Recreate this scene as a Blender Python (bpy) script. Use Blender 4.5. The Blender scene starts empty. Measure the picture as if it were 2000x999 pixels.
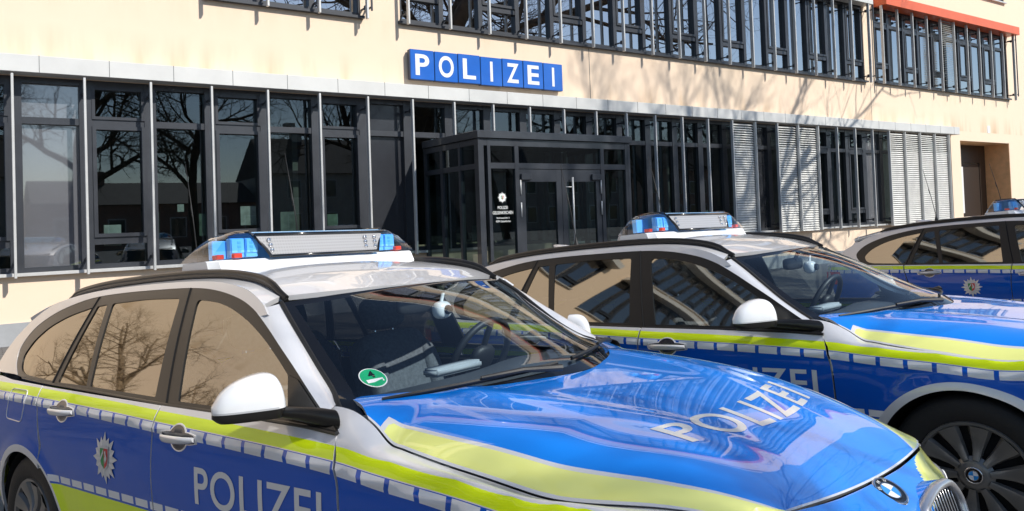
import bpy, bmesh, math, random
import numpy as np
from mathutils import Vector, Matrix
from mathutils.geometry import delaunay_2d_cdt
random.seed(7)
SC = bpy.context.scene
COL = SC.collection

# ------------------------------------------------------------------ helpers
def link(o, parent=None):
    COL.objects.link(o)
    if parent is not None:
        o.parent = parent
    return o

def empty(name, loc=(0, 0, 0), parent=None):
    o = bpy.data.objects.new(name, None)
    o.location = loc
    o.empty_display_size = .1
    return link(o, parent)

def tag(o, label=None, cat=None, group=None, kind=None):
    if label: o['label'] = label
    if cat: o['category'] = cat
    if group: o['group'] = group
    if kind: o['kind'] = kind
    return o

def obj(name, bm, mats, parent=None, smooth=False, autosmooth=None):
    me = bpy.data.meshes.new(name)
    bm.normal_update()
    bm.to_mesh(me)
    bm.free()
    for m in (mats if isinstance(mats, (list, tuple)) else [mats]):
        me.materials.append(m)
    if smooth:
        for p in me.polygons: p.use_smooth = True
        if autosmooth:
            me.set_sharp_from_angle(angle=math.radians(autosmooth))
    return link(bpy.data.objects.new(name, me), parent)

def box(bm, x0, x1, y0, y1, z0, z1, mi=0):
    v = [bm.verts.new(p) for p in ((x0,y0,z0),(x1,y0,z0),(x1,y1,z0),(x0,y1,z0),(x0,y0,z1),(x1,y0,z1),(x1,y1,z1),(x0,y1,z1))]
    for f in ((0,3,2,1),(4,5,6,7),(0,1,5,4),(1,2,6,5),(2,3,7,6),(3,0,4,7)):
        bm.faces.new([v[i] for i in f]).material_index = mi

def bevel(bm, w, seg=2):
    bmesh.ops.bevel(bm, geom=list(bm.edges), offset=w, segments=seg, affect='EDGES', clamp_overlap=True)

def tube(bm, pts, r, n=8, cap=True, mi=0, closed=False, flat=1.0):
    pts = [Vector(p) for p in pts]
    rs = r if isinstance(r, (list, tuple)) else [r]*len(pts)
    rings = []
    m = len(pts)
    prev = None
    for i, p in enumerate(pts):
        if closed: t = pts[(i+1) % m] - pts[i-1]
        else: t = pts[min(i+1, m-1)] - pts[max(i-1, 0)]
        t.normalize()
        if prev is None:
            a = Vector((0,0,1)) if abs(t.z) < .9 else Vector((1,0,0))
            s = t.cross(a).normalized()
        else:
            s = (prev - t*prev.dot(t)).normalized()
        prev = s
        u = s.cross(t)
        rings.append([bm.verts.new(p + (s*math.cos(2*math.pi*k/n) + u*flat*math.sin(2*math.pi*k/n))*rs[i]) for k in range(n)])
    for i in range(m if closed else m-1):
        a, b = rings[i], rings[(i+1) % m]
        for k in range(n):
            f = bm.faces.new((a[k], a[(k+1)%n], b[(k+1)%n], b[k]))
            f.smooth = True; f.material_index = mi
    if cap and not closed:
        bm.faces.new(rings[0][::-1]).material_index = mi
        bm.faces.new(rings[-1]).material_index = mi

def lathe(bm, prof, n=48, center=(0,0,0), axis='y', mi=0, closed=False):
    """prof: list of (r, h) revolved about the axis through center."""
    rings = []
    for r, h in prof:
        ring = []
        for k in range(n):
            a = 2*math.pi*k/n
            c, s = r*math.cos(a), r*math.sin(a)
            p = (c, h, s) if axis == 'y' else ((c, s, h) if axis == 'z' else (h, c, s))
            ring.append(bm.verts.new((center[0]+p[0], center[1]+p[1], center[2]+p[2])))
        rings.append(ring)
    m = len(rings)
    for i in range(m if closed else m-1):
        a, b = rings[i], rings[(i+1) % m]
        for k in range(n):
            f = bm.faces.new((a[k], a[(k+1)%n], b[(k+1)%n], b[k])); f.smooth = True; f.material_index = mi
    return rings

def ellipsoid(bm, c, r, e=1.0, nu=32, nv=18, rot=None, mi=0):
    """superellipsoid"""
    def sp(x, p): return math.copysign(abs(x)**p, x)
    rows = []
    for j in range(nv+1):
        b = -math.pi/2 + math.pi*j/nv
        row = []
        for i in range(nu):
            a = 2*math.pi*i/nu
            p = Vector((r[0]*sp(math.cos(b), e)*sp(math.cos(a), e), r[1]*sp(math.cos(b), e)*sp(math.sin(a), e), r[2]*sp(math.sin(b), e)))
            if rot: p = rot @ p
            row.append(bm.verts.new(p + Vector(c)))
        rows.append(row)
    for j in range(nv):
        for i in range(nu):
            f = bm.faces.new((rows[j][i], rows[j][(i+1)%nu], rows[j+1][(i+1)%nu], rows[j+1][i])); f.smooth = True; f.material_index = mi
    bmesh.ops.remove_doubles(bm, verts=rows[0]+rows[-1], dist=1e-6)

def interp(x, pts, k=1):
    """monotone-ish cubic interpolation of (x, y...) table"""
    xs = [p[0] for p in pts]
    if x <= xs[0]: i = 0; 
    elif x >= xs[-1]: i = len(xs)-2
    else:
        i = max(j for j in range(len(xs)-1) if xs[j] <= x)
    x = min(max(x, xs[0]), xs[-1])
    h = xs[i+1]-xs[i]; t = (x-xs[i])/h
    y0, y1 = pts[i][k], pts[i+1][k]
    d = (y1-y0)/h
    def slope(j):
        if j == 0: return (pts[1][k]-pts[0][k])/(xs[1]-xs[0])
        if j == len(xs)-1: return (pts[-1][k]-pts[-2][k])/(xs[-1]-xs[-2])
        return (pts[j+1][k]-pts[j-1][k])/(xs[j+1]-xs[j-1])
    m0, m1 = slope(i)*h, slope(i+1)*h
    return (2*t**3-3*t*t+1)*y0 + (t**3-2*t*t+t)*m0 + (-2*t**3+3*t*t)*y1 + (t**3-t*t)*m1

def smooth01(t):
    t = min(max(t, 0), 1)
    return t*t*(3-2*t)

def spline(pts, n=6, closed=False):
    P = [Vector((*p, 0)[:3]) if len(p) == 2 else Vector(p) for p in pts]
    out = []
    m = len(P)
    for i in range(m if closed else m-1):
        p0 = P[i-1] if (closed or i > 0) else P[0]*2-P[1]
        p1, p2 = P[i], P[(i+1) % m]
        p3 = P[(i+2) % m] if (closed or i < m-2) else P[-1]*2-P[-2]
        for k in range(n):
            t = k/n
            out.append(.5*((2*p1)+(p2-p0)*t+(2*p0-5*p1+4*p2-p3)*t*t+(3*p1-p0-3*p2+p3)*t**3))
    if not closed: out.append(P[-1])
    d = len(pts[0])
    return [tuple(p[:d]) for p in out]

def round_poly(pts, r, n=5):
    """round the corners of a closed 2D polygon; r is a number or one per corner"""
    out = []
    m = len(pts)
    for i in range(m):
        p0, p1, p2 = Vector(pts[i-1]), Vector(pts[i]), Vector(pts[(i+1) % m])
        rr = r[i] if isinstance(r, (list, tuple)) else r
        if rr <= 0: out.append(tuple(p1)); continue
        a, b = (p0-p1), (p2-p1)
        d = min(rr, a.length*.45, b.length*.45)
        a = p1 + a.normalized()*d; b = p1 + b.normalized()*d
        for k in range(n+1):
            t = k/n
            out.append(tuple(a*(1-t)**2 + p1*2*t*(1-t) + b*t*t))
    return out

def resample(poly, h):
    out = []
    m = len(poly)
    for i in range(m):
        a, b = Vector(poly[i]), Vector(poly[(i+1) % m])
        L = (b-a).length
        if L < 1e-7: continue
        k = max(1, int(math.ceil(L/h)))
        for j in range(k): out.append(tuple(a.lerp(b, j/k)))
    return out

def inside_np(P, poly):
    x, y = P[:, 0], P[:, 1]
    r = np.zeros(len(P), bool)
    Q = np.array(poly); m = len(Q); j = m-1
    for i in range(m):
        xi, yi = Q[i]; xj, yj = Q[j]
        c = ((yi > y) != (yj > y))
        if yi != yj:
            r ^= c & (x < (xj-xi)*(y-yi)/(yj-yi)+xi)
        j = i
    return r

def edge_dist(P, poly):
    Q = np.array(poly); d = np.full(len(P), 1e9)
    for i in range(len(Q)):
        a, b = Q[i-1], Q[i]; ab = b-a; L = (ab**2).sum()
        if L < 1e-14: continue
        t = np.clip(((P-a)@ab)/L, 0, 1)
        d = np.minimum(d, np.linalg.norm(P-(a+t[:, None]*ab), axis=1))
    return d

def panel(name, outer, fn, mats, parent=None, holes=(), h=.03, uv=None, skirt=.012, out=(0, -1, 0), both=True, offset=0., hu=None, skmat=0, deform=True):
    """Curved sheet: 2D outline (u,v) triangulated and carried onto the surface fn(u,v)->xyz, with analytic normals
    and rolled-in edges. both: also build the mirror image on the car's other side. Returns [right, left]."""
    hu = hu or h
    outer = resample(outer, h); holes = [resample(q, h) for q in holes]
    A = np.array(outer)
    gx = np.arange(A[:, 0].min()+hu*.5, A[:, 0].max(), hu); gy = np.arange(A[:, 1].min()+h*.5, A[:, 1].max(), h)
    G = np.array([(x, y) for x in gx for y in gy])
    ins = inside_np(G, outer) & (edge_dist(G, outer) > h*.45)
    for q in holes: ins &= ~inside_np(G, q) & (edge_dist(G, q) > h*.45)
    G = G[ins]
    verts = [Vector(p) for p in outer]; edges = [(i, (i+1) % len(outer)) for i in range(len(outer))]
    for q in holes:
        o = len(verts); verts += [Vector(p) for p in q]; edges += [(o+i, o+(i+1) % len(q)) for i in range(len(q))]
    verts += [Vector(p) for p in G]
    rv, re, rf, *_ = delaunay_2d_cdt(verts, edges, [], 0, 1e-6)
    V = np.array([tuple(p) for p in rv])
    F = np.array([tuple(f) for f in rf])
    c = V[F].mean(axis=1)
    ok = inside_np(c, outer)
    for q in holes: ok &= ~inside_np(c, q)
    F = F[ok]
    e = 1e-3
    P = np.array([fn(*p) for p in V])
    du = np.array([fn(p[0]+e, p[1]) for p in V]) - np.array([fn(p[0]-e, p[1]) for p in V])
    dv = np.array([fn(p[0], p[1]+e) for p in V]) - np.array([fn(p[0], p[1]-e) for p in V])
    N = np.cross(du, dv); L = np.linalg.norm(N, axis=1, keepdims=True); N = N/np.maximum(L, 1e-12)
    if (N @ np.array(out)).mean() < 0: N = -N
    P = P + N*offset
    fnrm = np.cross(P[F[:, 1]]-P[F[:, 0]], P[F[:, 2]]-P[F[:, 0]])
    flip = (fnrm*N[F[:, 0]]).sum(1) < 0
    F[flip] = F[flip][:, ::-1]
    # boundary edges
    cnt = {}
    for f in F:
        for i in range(3):
            cnt[(f[i], f[(i+1) % 3])] = 1
    bnd = [k for k in cnt if (k[1], k[0]) not in cnt]
    verts3 = [tuple(p) for p in P]; faces = [tuple(int(i) for i in f) for f in F]; nsurf = len(faces)
    vid = list(range(len(P)))
    if skirt:
        m1 = {}; m2 = {}
        for a, b in bnd:
            for q in (a, b):
                if q not in m1:
                    m1[q] = len(verts3); verts3.append(tuple(P[q])); vid.append(int(q))
                    m2[q] = len(verts3); verts3.append(tuple(P[q]-N[q]*skirt)); vid.append(int(q))
            faces.append((m1[b], m1[a], m2[a], m2[b]))
    res = []
    for side in ((1, -1) if both else (1,)):
        me = bpy.data.meshes.new(name)
        vv = [(p[0], p[1]*side, p[2]) for p in verts3]
        if deform: vv = [nose_shift(*p) for p in vv]
        ff = faces if side == 1 else [f[::-1] for f in faces]
        me.from_pydata(vv, [], ff)
        for m in (mats if isinstance(mats, (list, tuple)) else [mats]): me.materials.append(m)
        for i, p in enumerate(me.polygons):
            p.use_smooth = i < nsurf
            if i >= nsurf: p.material_index = skmat
        if uv:
            l1 = me.uv_layers.new(name='uv'); l2 = me.uv_layers.new(name='uv2')
            U = [uv(*V[i]) for i in range(len(V))]
            for lp in me.loops:
                q = U[vid[lp.vertex_index]]
                l1.data[lp.index].uv = q[:2]; l2.data[lp.index].uv = q[2:4]
        nl = []
        for i, p in enumerate(me.polygons):
            for vi in p.vertices:
                if i < nsurf:
                    n = N[vid[vi]]; n = (n[0], n[1]*side, n[2])
                    if deform:
                        p_ = verts3[vi]; s_ = nose_s(p_[0]); ds = (nose_s(p_[0]+.001)-nose_s(p_[0]-.001))/.002; yy = p_[1]*side
                        # inverse transpose of the shear x' = x + a s y, z' = z - b s y
                        J = Matrix(((1+NA*ds*yy, NA*s_, 0), (0, 1, 0), (-ds*nose_b(yy), -s_*(.10-.07*yy), 1)))
                        n = J.inverted().transposed() @ Vector(n); n.normalize()
                    nl.append(tuple(n))
                else: nl.append((0, 0, 0))
        me.normals_split_custom_set(nl)
        o_ = link(bpy.data.objects.new(name, me), parent)
        if deform: SHIFTED.add(me.name)
        res.append(o_)
    return res

NA, NB = .06, .125
SHIFTED = set()
def nose_s(x): return smooth01((x-.08)/.62)
def nose_b(y): return .10*y-.035*y*y
def nose_shift(x, y, z):
    s = nose_s(x); return (x+NA*s*y, y, z-s*nose_b(y))

def loft(bm, rows, mi=0, closed=False):
    """grid of points -> quads"""
    R = [[bm.verts.new(p) for p in r] for r in rows]
    for a, b in zip(R[:-1], R[1:]):
        n = len(a)
        for k in range(n if closed else n-1):
            f = bm.faces.new((a[k], a[(k+1) % n], b[(k+1) % n], b[k])); f.smooth = True; f.material_index = mi
    return R

def both_sides(name, make, mats, parent, smooth=True, auto=35):
    """make(bm) builds the right-hand piece; returns right and mirrored left objects"""
    r = []
    for s in (1, -1):
        bm = bmesh.new(); make(bm)
        bmesh.ops.recalc_face_normals(bm, faces=bm.faces)
        if s < 0:
            for v in bm.verts: v.co.y = -v.co.y
            bmesh.ops.reverse_faces(bm, faces=bm.faces)
        r.append(obj(name, bm, mats, parent, smooth, auto))
    return r

def text_bm(s, size=1., bold=0., space=1., align='CENTER', maxlen=None):
    cu = bpy.data.curves.new('t', 'FONT'); cu.body = s; cu.size = size; cu.offset = bold; cu.space_character = space
    cu.align_x = align; cu.align_y = 'BOTTOM_BASELINE'; cu.resolution_u = 6
    o = bpy.data.objects.new('t', cu); COL.objects.link(o)
    dg = bpy.context.evaluated_depsgraph_get(); dg.update()
    me = bpy.data.meshes.new_from_object(o.evaluated_get(dg))
    bm = bmesh.new(); bm.from_mesh(me)
    bpy.data.objects.remove(o); bpy.data.curves.remove(cu); bpy.data.meshes.remove(me)
    bmesh.ops.remove_doubles(bm, verts=bm.verts, dist=1e-5*max(size, .01))
    if maxlen:
        bmesh.ops.triangulate(bm, faces=bm.faces)
        for _ in range(6):
            le = [e for e in bm.edges if e.calc_length() > maxlen]
            if not le: break
            bmesh.ops.subdivide_edges(bm, edges=le, cuts=1)
            bmesh.ops.triangulate(bm, faces=[f for f in bm.faces if len(f.verts) > 3])
    return bm

def fit_text(bm, w, h):
    """scale flat text to width w, height h, origin at lower-left"""
    xs = [v.co.x for v in bm.verts]; ys = [v.co.y for v in bm.verts]
    a, b, c, d = min(xs), max(xs), min(ys), max(ys)
    for v in bm.verts: v.co = Vector(((v.co.x-a)/(b-a)*w, (v.co.y-c)/(d-c)*h, 0))

# ------------------------------------------------------------------ materials
def mat(name, col=(.5, .5, .5), rough=.5, metal=0., coat=0., coat_r=.03, spec=.5, emit=None, trans=0., ior=1.5, noise=0., nscale=8., bump=0., bscale=60.):
    m = bpy.data.materials.new(name); m.use_nodes = True
    nt = m.node_tree; b = nt.nodes['Principled BSDF']
    b.inputs['Base Color'].default_value = (*col, 1); b.inputs['Roughness'].default_value = rough
    b.inputs['Metallic'].default_value = metal; b.inputs['Coat Weight'].default_value = coat; b.inputs['Coat Roughness'].default_value = coat_r
    b.inputs['Specular IOR Level'].default_value = spec; b.inputs['IOR'].default_value = ior
    b.inputs['Transmission Weight'].default_value = trans
    if emit: b.inputs['Emission Color'].default_value = (*emit[0], 1); b.inputs['Emission Strength'].default_value = emit[1]
    if noise or bump:
        tc = nt.nodes.new('ShaderNodeTexCoord')
    if noise:
        n = nt.nodes.new('ShaderNodeTexNoise'); n.inputs['Scale'].default_value = nscale; n.inputs['Detail'].default_value = 6; n.inputs['Roughness'].default_value = .6
        nt.links.new(tc.outputs['Object'], n.inputs['Vector'])
        mp = nt.nodes.new('ShaderNodeMapRange'); mp.inputs['From Min'].default_value = .3; mp.inputs['From Max'].default_value = .7
        mp.inputs['To Min'].default_value = 1-noise; mp.inputs['To Max'].default_value = 1+noise
        nt.links.new(n.outputs['Fac'], mp.inputs['Value'])
        vm = nt.nodes.new('ShaderNodeVectorMath'); vm.operation = 'SCALE'; vm.inputs[0].default_value = col
        nt.links.new(mp.outputs['Result'], vm.inputs['Scale']); nt.links.new(vm.outputs[0], b.inputs['Base Color'])
    if bump:
        n2 = nt.nodes.new('ShaderNodeTexNoise'); n2.inputs['Scale'].default_value = bscale; n2.inputs['Detail'].default_value = 4
        nt.links.new(tc.outputs['Object'], n2.inputs['Vector'])
        bp = nt.nodes.new('ShaderNodeBump'); bp.inputs['Strength'].default_value = bump; bp.inputs['Distance'].default_value = .01
        nt.links.new(n2.outputs['Fac'], bp.inputs['Height']); nt.links.new(bp.outputs['Normal'], b.inputs['Normal'])
    return m

class X:
    """tiny expression wrapper for math nodes"""
    def __init__(s, nt, sock): s.nt, s.k = nt, sock
    def _op(s, op, *a, clamp=False):
        n = s.nt.nodes.new('ShaderNodeMath'); n.operation = op; n.use_clamp = clamp
        for i, v in enumerate((s,)+a):
            if isinstance(v, X): s.nt.links.new(v.k, n.inputs[i])
            else: n.inputs[i].default_value = v
        return X(s.nt, n.outputs[0])
    def __add__(s, o): return s._op('ADD', o)
    def __sub__(s, o): return s._op('SUBTRACT', o)
    def __mul__(s, o): return s._op('MULTIPLY', o)
    def lt(s, o): return s._op('LESS_THAN', o)
    def gt(s, o): return s._op('GREATER_THAN', o)
    def frac(s): return s._op('FRACT')
    def between(s, a, b): return s.gt(a)*s.lt(b)
    def orr(s, o): return s._op('MAXIMUM', o)

def uvs(nt, name):
    n = nt.nodes.new('ShaderNodeUVMap'); n.uv_map = name
    s = nt.nodes.new('ShaderNodeSeparateXYZ'); nt.links.new(n.outputs[0], s.inputs[0])
    return X(nt, s.outputs[0]), X(nt, s.outputs[1])

def mixc(nt, fac, a, b):
    n = nt.nodes.new('ShaderNodeMix'); n.data_type = 'RGBA'
    nt.links.new(fac.k, n.inputs[0])
    for i, c in ((6, a), (7, b)):
        if isinstance(c, tuple): n.inputs[i].default_value = (*c, 1)
        else: nt.links.new(c, n.inputs[i])
    return n.outputs[2]

SILVER = (.74, .74, .75); BLUE = (.001, .095, .52); YEL = (.82, 1., .01); YEL_SUNLIT = (.98, 1., .30); WHT = (.78, .79, .80)  # bonnet yellow is the side film paled, sunlight put into the colour
def paint(name, base_out=None, col=None, metal_out=None):
    m = mat(name, col or SILVER, .34, .0, 1., .015)
    return m

def livery_side():
    m = mat('livery_side_paint', SILVER, .32, 0, .78, .012, spec=.06); nt = m.node_tree; b = nt.nodes['Principled BSDF']
    x, v = uvs(nt, 'uv'); x2, z0 = uvs(nt, 'uv2'); z = z0 + (x2+2.)*.013
    yel = v.between(-.036, 0.)
    dash = v.between(-.076, -.041)*((x*8.81+.62).frac().lt(.83))
    blue = v.lt(-.0385)*z.gt(.572)
    ydash = z.between(.581, .610)*((x*8.81+.25).frac().lt(.83))
    ylow = z.between(.395, .572)
    a1 = (x2*x2)+((z0-.335)*(z0-.335)); x3 = x2+2.81; a2 = (x3*x3)+((z0-.335)*(z0-.335))
    lip = a1.lt(.392**2).orr(a2.lt(.392**2))
    c = mixc(nt, blue, SILVER, BLUE)
    c = mixc(nt, dash, c, WHT); c = mixc(nt, yel, c, YEL); c = mixc(nt, ydash, c, WHT); c = mixc(nt, ylow, c, YEL); c = mixc(nt, lip, c, SILVER)
    tc = nt.nodes.new('ShaderNodeTexCoord'); dn = nt.nodes.new('ShaderNodeTexNoise'); dn.inputs['Scale'].default_value = 7; dn.inputs['Detail'].default_value = 9; dn.inputs['Roughness'].default_value = .7
    nt.links.new(tc.outputs['Object'], dn.inputs['Vector'])
    low = ((z0*-1.9)+1.45)._op('ADD', 0., clamp=True)
    dust = (X(nt, dn.outputs['Fac'])-.36)._op('MULTIPLY', 1.1, clamp=True)*(low*.40+.025)
    c = mixc(nt, dust, c, (.30, .27, .23))
    rg = dust*.5+.012; nt.links.new(rg.k, b.inputs['Coat Roughness'])
    nt.links.new(c, b.inputs['Base Color'])
    sil = ((blue.orr(yel).orr(ylow)*-1.)+1.).orr(lip)
    nt.links.new((sil*.25).k, b.inputs['Metallic'])
    return m

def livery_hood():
    m = mat('livery_hood_sunlit_paint', SILVER, .32, 0, 1., .010, spec=.08); nt = m.node_tree; b = nt.nodes['Principled BSDF']
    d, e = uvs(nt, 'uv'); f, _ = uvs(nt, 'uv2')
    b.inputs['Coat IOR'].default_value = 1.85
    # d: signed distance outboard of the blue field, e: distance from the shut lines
    c = mixc(nt, d.gt(0.), BLUE_SUNLIT, SILVER)
    c = mixc(nt, d.gt(.010), c, YEL_SUNLIT)
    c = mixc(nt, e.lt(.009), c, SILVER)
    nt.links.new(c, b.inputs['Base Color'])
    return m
BLUE_SUNLIT = (.003, .24, .88)  # side blue brightened: sunlight on the bonnet painted in

def glass(name, tint=(.5, .55, .55), ior=1.6, rough=0., boost=0., gcol=(1, 1, 1)):
    """thin sheet: tinted see-through plus a fresnel mirror (Schlick, alike from both sides)"""
    m = bpy.data.materials.new(name); m.use_nodes = True; nt = m.node_tree; nt.nodes.clear()
    o = nt.nodes.new('ShaderNodeOutputMaterial'); mx = nt.nodes.new('ShaderNodeMixShader'); t = nt.nodes.new('ShaderNodeBsdfTransparent')
    g = nt.nodes.new('ShaderNodeBsdfGlossy'); lw = nt.nodes.new('ShaderNodeLayerWeight'); lw.inputs[0].default_value = .5
    t.inputs[0].default_value = (*tint, 1); g.inputs['Roughness'].default_value = rough; g.inputs[0].default_value = (*gcol, 1)
    f0 = ((ior-1)/(ior+1))**2 + boost
    fac = X(nt, lw.outputs['Facing'])._op('POWER', 5.)*(1-f0) + f0
    nt.links.new(fac.k, mx.inputs[0]); nt.links.new(t.outputs[0], mx.inputs[1]); nt.links.new(g.outputs[0], mx.inputs[2]); nt.links.new(mx.outputs[0], o.inputs[0])
    return m

M = {}
def build_materials():
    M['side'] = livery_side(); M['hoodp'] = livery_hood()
    M['silver'] = mat('silver_paint', (.74, .74, .75), .34, .25, 1., .015)
    M['hoodblue_sunlit'] = mat('bonnet_blue_sunlit', BLUE_SUNLIT, .32, 0, 1., .01, spec=.08); M['satin'] = mat('satin_metal', (.66, .66, .67), .28, .8)
    M['trim'] = mat('gloss_black_trim', (.014, .013, .012), .30, 0, .0, .06, spec=.45)
    M['rubber'] = mat('black_rubber', (.012, .012, .012), .55)
    M['gap'] = mat('shadow_gap', (.004, .004, .005), .9)
    M['plastic'] = mat('dark_plastic', (.02, .02, .022), .45, bump=.15, bscale=300)
    M['dash'] = mat('dashboard_plastic', (.06, .066, .075), .55, bump=.2, bscale=250)
    M['seat'] = mat('seat_cloth', (.10, .11, .125), .85, noise=.3, nscale=60, bump=.4, bscale=220)
    M['lining'] = mat('cabin_lining', (.40, .42, .44), .9)
    M['white'] = mat('white_plastic', (.88, .88, .88), .25, 0, .5, .05)
    M['whitep'] = mat('mirror_cap_white', (.88, .89, .90), .25, .0, 1., .02)
    M['chrome'] = mat('chrome', (.75, .75, .77), .08, 1.)
    M['letter'] = mat('reflective_lettering', (.74, .75, .74), .35, .1, .6, .05)
    M['tyre'] = mat('tyre_rubber', (.007, .007, .0075), .7, bump=.2, bscale=90)
    M['cover'] = mat('wheel_cover', (.17, .165, .155), .35, .4, .3)
    M['wellm'] = mat('wheel_well', (.008, .008, .009), .9)
    M['lensblue'] = glass('blue_lens', (.55, .77, 1.), 1.3)
    M['lensclear'] = glass('clear_lens', (.95, .97, 1.), 1.28)
    M['lamp'] = mat('blue_led_block', (.24, .60, 1.), .3, 0, .5)
    M['lampl'] = mat('pale_led_face', (.35, .72, 1.), .35)
    M['lampr'] = mat('red_reflector', (.75, .06, .03), .3, 0, .6)
    M['black'] = mat('gloss_black', (.01, .01, .011), .12, 0, .5)
    M['glass_f'] = glass('car_front_glass', (.70, .76, .74), 3.2, rough=.018, gcol=(1., .93, .80))
    M['glass_r'] = glass('car_privacy_glass', (.12, .12, .12), 3.4, rough=.022, gcol=(1., .92, .78))
    M['green'] = mat('green_sticker', (.01, .38, .16), .4)
    M['red'] = mat('red_enamel', (.62, .02, .03), .35); M['greene'] = mat('green_enamel', (.01, .28, .07), .35)
    M['starm'] = mat('silver_star', (.66, .67, .68), .35, .3)
    M['bmwb'] = mat('enamel_blue', (.05, .32, .75), .25, 0, .6); M['ledp'] = led_panel()
    M['amber'] = mat('headlight_glass', (.30, .31, .33), .05, .3, 1.)
    M['hivis'] = mat('hi_vis_cloth', (.6, .8, .02), .8, noise=.15, nscale=30); M['redcloth'] = mat('red_cloth', (.5, .02, .03), .8, noise=.2, nscale=30)

def led_panel():
    m = mat('led_matrix_panel', (.2, .2, .21), .35, 0, .6, .05); nt = m.node_tree; b = nt.nodes['Principled BSDF']
    tc = nt.nodes.new('ShaderNodeTexCoord'); s = nt.nodes.new('ShaderNodeSeparateXYZ'); nt.links.new(tc.outputs['Object'], s.inputs[0])
    y, z = X(nt, s.outputs[1]), X(nt, s.outputs[2])
    a = (y*70.).frac() - .5; c = (z*70.).frac() - .5
    dot = (a*a + c*c).lt(.09)
    o = mixc(nt, dot, (.38, .38, .39), (.29, .29, .295)); nt.links.new(o, b.inputs['Base Color'])
    return m
# ------------------------------------------------------------------ the car (x forward from the front axle, y to its left, z up)
ST = [(-3.9, 1.012), (-3.3, 1.005), (-2.63, .985), (-1.9, .954), (-1.56, .937), (-1., .913), (-.53, .886), (-.35, .866), (0, .832), (.25, .795), (.36, .765), (.5, .715), (.66, .66)]
def st(x): return interp(x, ST)
BELT = [(-3.9, 1.03), (-3.1, 1.015), (-2.64, .995), (-1.6, .955), (-.77, .932), (-.55, .919), (-.2, .885), (.5, .80)]
def belt(x): return interp(x, BELT)
# half width against height above/below the stripe
WP = [(-.72, .815), (-.66, .842), (-.52, .872), (-.40, .886), (-.29, .8935), (-.20, .8935), (-.12, .889), (-.085, .886), (-.066, .8845), (-.045, .8825), (-.02, .874), (.0, .862), (.02, .850), (.05, .832), (.1, .80)]
def W(x, z):
    w = interp(z-st(x), WP)
    # swage line through the handles
    w += .006*math.exp(-((z-(st(x)-.062))/.012)**2)
    # wheel arch flares
    for cx in (0., -2.81):
        r = math.hypot(x-cx, z-.335)
        w += .014*smooth01(1-abs(r-.365)/.09) * (1 if z > .2 else 0)
    # rear haunch, tail taper, nose taper
    w += .012*smooth01(1-abs(x+2.8)/.8)*smooth01(1-abs(z-.8)/.3)
    if x < -3.1: w -= .55*(-3.1-x)**2 + .12*max(0, -3.55-x)
    if x > .05: w -= .10*(x-.05)**1.6
    if x > .30: w *= max(.05, 1-min(.98, (x-.30)/.50)**2.9)**.345
    return w
def side_fn(x, z): return (x, -W(x, z), z)
def side_uv(x, z): return (x, z-st(x), x, z)
# shut line between fender and bonnet: x -> (half width, z)
CUT = [(-.66, .783, .985), (-.60, .772, .980), (-.54, .764, .962), (-.48, .764, .928), (-.40, .770, .882), (-.30, .782, .859), (-.20, .781, .844), (-.10, .777, .830), (0, .766, .815), (.1, .755, .797), (.2, .745, .778), (.3, .738, .765), (.4, .730, .752), (.5, .715, .733), (.6, .68, .703), (.7, .63, .675)]
def tw(x, y): return 0.
def fend_fn(x, v):
    s0 = st(x)
    if v <= s0: return (x, -W(x, v), v + tw(x, -W(x, v)))
    y1, z1 = interp(x, CUT, 1), interp(x, CUT, 2)
    t = (v-s0)/.12
    y0 = W(x, s0); dy = (W(x, s0)-W(x, s0-.004))/.004
    dz = max(0., z1-s0); k = min(.05, .012+.35*dz)
    c1 = (y0+dy*k, s0+k)
    c2 = (y1+.03, z1+.004-.28*dz)
    a, b, c, d = (1-t)**3, 3*t*(1-t)**2, 3*t*t*(1-t), t**3
    y = a*y0+b*c1[0]+c*c2[0]+d*y1; z = a*s0+b*c1[1]+c*c2[1]+d*z1
    return (x, -y, z+tw(x, -y))
def cut_y(x): return interp(x, CUT, 1)
# bonnet: centre height, and the height at the colour boundary
HC = [(-.66, 1.006), (-.5, 1.0), (-.3, .986), (-.2, .976), (-.1, .965), (0, .951), (.1, .934), (.2, .911), (.3, .886), (.4, .854), (.5, .814), (.6, .760), (.68, .698), (.75, .655), (.82, .605), (.86, .55)]
HB = [(-.66, .735, .985), (-.5, .715, .965), (-.4, .702, .920), (-.3, .70, .907), (-.2, .702, .897), (-.1, .705, .887), (0, .712, .876), (.1, .715, .861), (.2, .708, .848), (.3, .70, .832), (.4, .69, .812), (.5, .635, .788), (.6, .56, .742), (.7, .46, .683)]
def _poly(tab, k, deg):
    xs = np.array([p[0] for p in tab]); ys = np.array([p[k] for p in tab]); return np.polyfit(xs, ys, deg)
_PC = _poly([p for p in HC if p[0] < .74], 1, 4)
_PYE = _poly([p for p in CUT if -.47 < p[0] < .68], 1, 3); _PZE = _poly([p for p in CUT if -.42 < p[0] < .68], 2, 3)
CUT = [(-.66, .783, .985), (-.60, .774, .981), (-.54, .769, .966), (-.47, .769, .930)] + [(x, float(np.polyval(_PYE, x)), float(np.polyval(_PZE, x))-.010*smooth01((x+.1)/.3)) for x in [-.40+.05*k for k in range(24)]]
HBY = [(-.6, .735), (-.48, .729), (-.39, .724), (-.23, .719), (-.09, .711), (.07, .700), (.225, .687), (.37, .671), (.5, .647), (.61, .603), (.68, .545), (.76, .46)]
def hb_y(x): return interp(x, HBY)
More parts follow.
